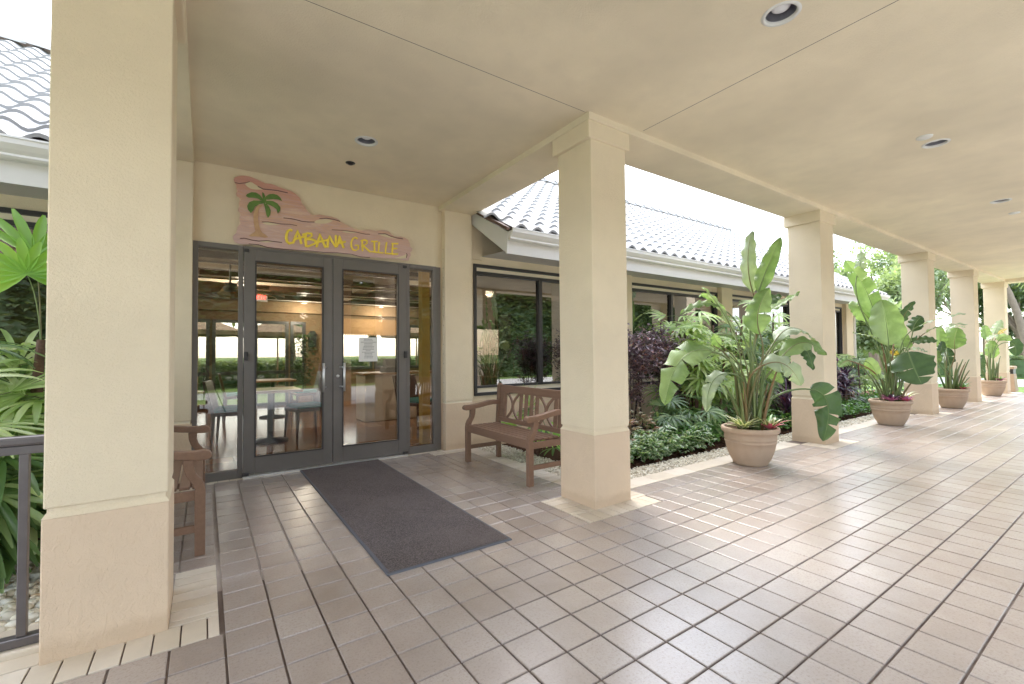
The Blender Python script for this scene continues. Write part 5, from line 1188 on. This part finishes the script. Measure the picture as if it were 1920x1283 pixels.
cover('green_ground_cover', 11.6, 18.2, 3.42, 4.1, .38, 2200, 'cover', .09, .03, 'green ground cover along the far end of the bed', 'ground cover', 64)
cover('dark_undergrowth', 5.8, 8.5, 3.5, 4.3, .42, 1300, 'fan', .10, .016, 'dark undergrowth behind the nearest pot', 'undergrowth', 65)
cover('left_undergrowth', -2.4, -.62, 4.0, 4.8, .55, 900, 'fan', .16, .02, 'dark green undergrowth behind the river stones', 'undergrowth', 66)
for i, (x, y, r) in enumerate(((4.35, 3.95, .24), (4.68, 4.02, .26), (4.0, 3.95, .24), (5.0, 4.12, .22))):
    rs = random.Random(70+i); t = thing('coleus', ['pink and green leaved plant at the foot of the second column', 'pink and cream leaved plant right of the second column', 'pink leaved plant mostly behind the second column', 'small pinkish plant under the purple shrub'][i], 'plant', (x, y, -.03), group='pink leaved bedding plants'); s = MB(); st = MB()
    for j in range(90):
        a = rs.uniform(0, 2*pi); q = r*rs.random()**.5; z = .48*(1-.4*(q/r)**2)*rs.uniform(.5, 1.05); b = a+rs.gauss(0, .6); e = rs.uniform(-.2, .6)
        leaflet(s, (q*cos(a), q*sin(a), z), (cos(b)*cos(e), sin(b)*cos(e), sin(e)), .10*rs.uniform(.7, 1.2), .026, (rs.uniform(-.3, .3), rs.uniform(-.3, .3), 1))
    for j in range(8): a = rs.uniform(0, 2*pi); st.tube([(0, 0, 0), (r*.7*cos(a), r*.7*sin(a), .28)], .004, 5)
    s.build('leaves', M['coleus'], t, smooth=True); st.build('stems', M['stem'], t)
# interior plant
fi = thing('potted_fig', 'dark green potted plant inside the far dining room door', 'potted plant', (2.0, 11.9, 0))
s = MB(); s.lathe([(.0, 0), (.14, 0), (.18, .32), (.17, .33)], n=20); s.build('pot', M['pot'], fi, smooth=True)
s = MB(); s.tube([(0, 0, .3), (.03, 0, .9), (0, .02, 1.6)], [.02, .015, .01], 6); s.build('trunk', M['bark'], fi)
s = MB(); rs = random.Random(77)
for i in range(520):
    z = rs.uniform(.55, 1.75); r = .30*rs.random()**.5*(1.1-abs(z-1.1)); a = rs.uniform(0, 2*pi); b = rs.uniform(0, 2*pi); leaflet(s, (r*cos(a), r*sin(a), z), (cos(b), sin(b), rs.uniform(-.6, .3)), .10, .022)
s.build('foliage', M['bopdark'], fi, smooth=True)
# ================================================================== trees beyond
def crownmesh(seed, R, Hc, n, size, flat=.8):
    rs = random.Random(seed); mb = MB(); lobes = []
    for i in range(16):
        a = rs.uniform(0, 2*pi); k = rs.uniform(.25, .85); z = rs.uniform(-.55, .75); lobes.append((Vector((R*k*cos(a)*sqrt(1-z*z*.6), R*k*sin(a)*sqrt(1-z*z*.6), Hc/2*z)), R*rs.uniform(.24, .44)))
    for i in range(n):
        c, r = rs.choice(lobes); v = Vector([rs.gauss(0, 1) for _ in range(3)]).normalized()*r*rs.uniform(.55, 1.08); v.z *= flat; p = c+v
        d = (v.normalized()+Vector([rs.gauss(0, .7) for _ in range(3)])).normalized()
        leaflet(mb, p, d, size*rs.uniform(.6, 1.3), size*.26)
    return mb, lobes
protos = {}
def tree(loc, h, R, label, m='tree', seed=1, n=5200, size=.26, grp='trees beyond the end of the walkway'):
    t = thing('leafy_tree', label, 'tree', loc, random.Random(seed).uniform(0, 6), grp)
    Hc = h*.72; mb, lobes = crownmesh(seed, R, Hc, n, size); zc = h-Hc/2
    mb.v = [(x, y, z+zc) for x, y, z in mb.v]; s = MB(); s.tube([(0, 0, 0), (.08, .05, h*.3), (0, .1, h*.55), (.05, 0, h*.75)], [.22, .17, .12, .05], 10)
    for c, r in lobes[:10]:
        q = c+Vector((0, 0, zc)); b = Vector((.03, .05, h*.32+.25*rnd(0, 1)*h*.5)); s.tube(bez(b, b.lerp(q, .5)+Vector((0, 0, .3)), q, 6), [.08, .07, .055, .045, .03, .015], 6)
    tr_ = s.build('trunk', M['bark'], t, smooth=True); mb.build('crown', M[m], t, smooth=True); return t
for i, (x, y, h, R, m, l) in enumerate([(30, 13.5, 8.2, 3.0, 'treelight', 'round topped tree rising above the far end of the tiled roof'), (36, 11, 8.5, 3.2, 'treelight', 'pale tree behind the end of the restaurant'), (27, 8.2, 6.4, 2.4, 'treelight', 'pale green tree seen between the fourth and fifth columns'),
        (33, 7.5, 7.5, 2.8, 'treelight', 'darker tree behind the fifth column'), (36, 4.6, 5.6, 2.6, 'tree', 'dark green tree seen past the last column'), (44, 8.5, 9, 3.5, 'treelight', 'tall pale tree far beyond the walkway'),
        (46, 3.2, 6.5, 3.2, 'treelight', 'pale tree at the right edge of the picture'), (30, 17.5, 7.2, 2.6, 'treelight', 'tree just showing over the roof right of the tall torn leaf'), (23, 6.6, 3.4, 1.5, 'treelight', 'small pale tree beside the far end of the restaurant')]):
    tree((x, y, -.08), h, R, l, m, 100+i)
for i, (x, y, h, R, m, l) in enumerate([(-3, -13, 6, 2.8, 'tree', 'tree across the driveway, first from the left'), (3.5, -15, 7, 3.2, 'tree', 'tree across the driveway, second from the left'), (11, -14, 6.5, 3, 'treelight', 'tree across the driveway, third from the left'), (20, -16, 7, 3.3, 'tree', 'tree across the driveway, farthest right'),
                                         (-2, 24, 6, 2.8, 'treelight', 'tree behind the patio at the left'), (4, 27, 7, 3.2, 'treelight', 'tree behind the patio in the middle'), (10.5, 25, 7, 3, 'tree', 'tree behind the patio at the right')]):
    tree((x, y, -.08), h, R, l, m, 200+i, n=2600, size=.36, grp='trees around the restaurant grounds')
def hedge(x0, x1, y0, y1, h, n, label, seed, m='treelight'):
    rs = random.Random(seed); mb = MB()
    for i in range(n):
        x, y, z = rs.uniform(x0, x1), rs.uniform(y0, y1), rs.uniform(0, h)
        e = rs.choice((0, 1, 2)); 
        if e == 0: z = h*rs.uniform(.88, 1.05)
        if e == 1: y = (y0 if y0 > 0 else y1)+rs.uniform(-.1, .1)
        a = rs.uniform(0, 2*pi); leaflet(mb, (x, y, z-.08), (cos(a), sin(a), rs.uniform(-.3, .9)), .16*(1+.25*h), .05*(1+.3*h))
    t = thing('hedge', label, 'hedge', (0, 0, 0)); c_ = MB(); c_.box(x0+.15, x1-.15, y0+.25, y1-.25, -.09, h*.9-.08); c_.build('added_core', M['bopdark'], t); mb.build('foliage', M[m], t, smooth=True)  # solid dark box added inside so no sky gaps show through the leaves
    s = MB(); 
    for k in range(int((x1-x0)/.8)+1): s.tube([(x0+k*.8, (y0+y1)/2, -.09), (x0+k*.8+.1, (y0+y1)/2, h*.8)], [.03, .015], 5)
    s.build('stems', M['stem'], t); return t
hedge(-3, 12, 22, 22.9, 1.0, 5200, 'clipped green hedge behind the patio', 301)
hedge(-14, 34, -11.4, -10.2, 4.6, 30000, 'tall green hedge added out of view across the driveway to block sky from the glass', 302, 'tree')  # unseen hedge, added to keep bright sky out of the window reflections
hedge(24, 48, 9.2, 10.2, 1.3, 4200, 'pale green hedge beyond the end of the walkway', 303)
hedge(31, 33, 2.4, 7.0, .9, 2600, 'low green hedge behind the litter bin', 304)
def palmtree(loc, h, lean, label, seed, nf=26):
    rs = random.Random(seed); t = thing('palm_tree', label, 'palm tree', loc, group='tall palm trees at the end of the walkway'); s = MB()
    top = Vector((lean[0], lean[1], h)); P = bez(Vector((0, 0, 0)), Vector((lean[0]*.1, lean[1]*.1, h*.6)), top, 26)
    s.tube(P, [.135*(1-.25*i/25)*(1+.10*(i % 2)) for i in range(26)], 14); s.build('trunk', M['palmbark'], t, smooth=True)
    c = MB(); st = MB()
    for i in range(nf):
        a = i*2.399; e = rs.uniform(-.7, 1.2); d = Vector((cos(a)*cos(e), sin(a)*cos(e), sin(e))); L = rs.uniform(1.3, 1.9)
        Q = bez(top, top+d*L*.6+Vector((0, 0, .25)), top+d*L+Vector((0, 0, -.7)), 16); st.tube(Q, [.03*(1-.8*j/15) for j in range(16)], 5)
        for j in range(2, 16):
            tt = (Q[j]-Q[j-1]).normalized(); sd = tt.cross(Vector((0, 0, 1))).normalized()
            for q in (-1, 1): leaflet(c, Q[j], tt*.55+sd*q+Vector((0, 0, -.45)), .55*(1-abs(j-8)/14), .022)
    c.build('crown', M['treelight'], t, smooth=True); st.build('frond_stalks', M['stalk'], t); return t
palmtree((30, 3.55, -.08), 5.2, (-1.6, .9), 'leaning palm with pale trunk at the right edge, nearer one', 401)
palmtree((31, 4.6, -.08), 6.3, (1.2, 1.0), 'straight palm behind the leaning palm at the right edge', 402)
palmtree((38, 6.2, -.08), 7.0, (.3, .2), 'palm farther back past the last column', 403)
# ================================================================== tripod that shows in the door glass
t = thing('tripod', 'black camera tripod on the walkway, reflected in the left sidelight', 'tripod', (0, -.02, 0))
for k in range(3):
    a = 2*pi*k/3+pi/2; s = MB(); s.tube([(.03*cos(a), .03*sin(a), 1.02), (.25*cos(a), .25*sin(a), .5)], .014, 8); s.tube([(.25*cos(a), .25*sin(a), .5), (.46*cos(a), .46*sin(a), 0)], .010, 8); s.build('leg', M['black'], t)
s = MB(); s.tube([(0, 0, .85), (0, 0, 1.10)], .016, 10); s.lathe([(.045, 1.0), (.045, 1.03), (.02, 1.05)], n=16); s.box(-.04, .04, -.06, .04, 1.10, 1.13); s.build('head', M['black'], t)
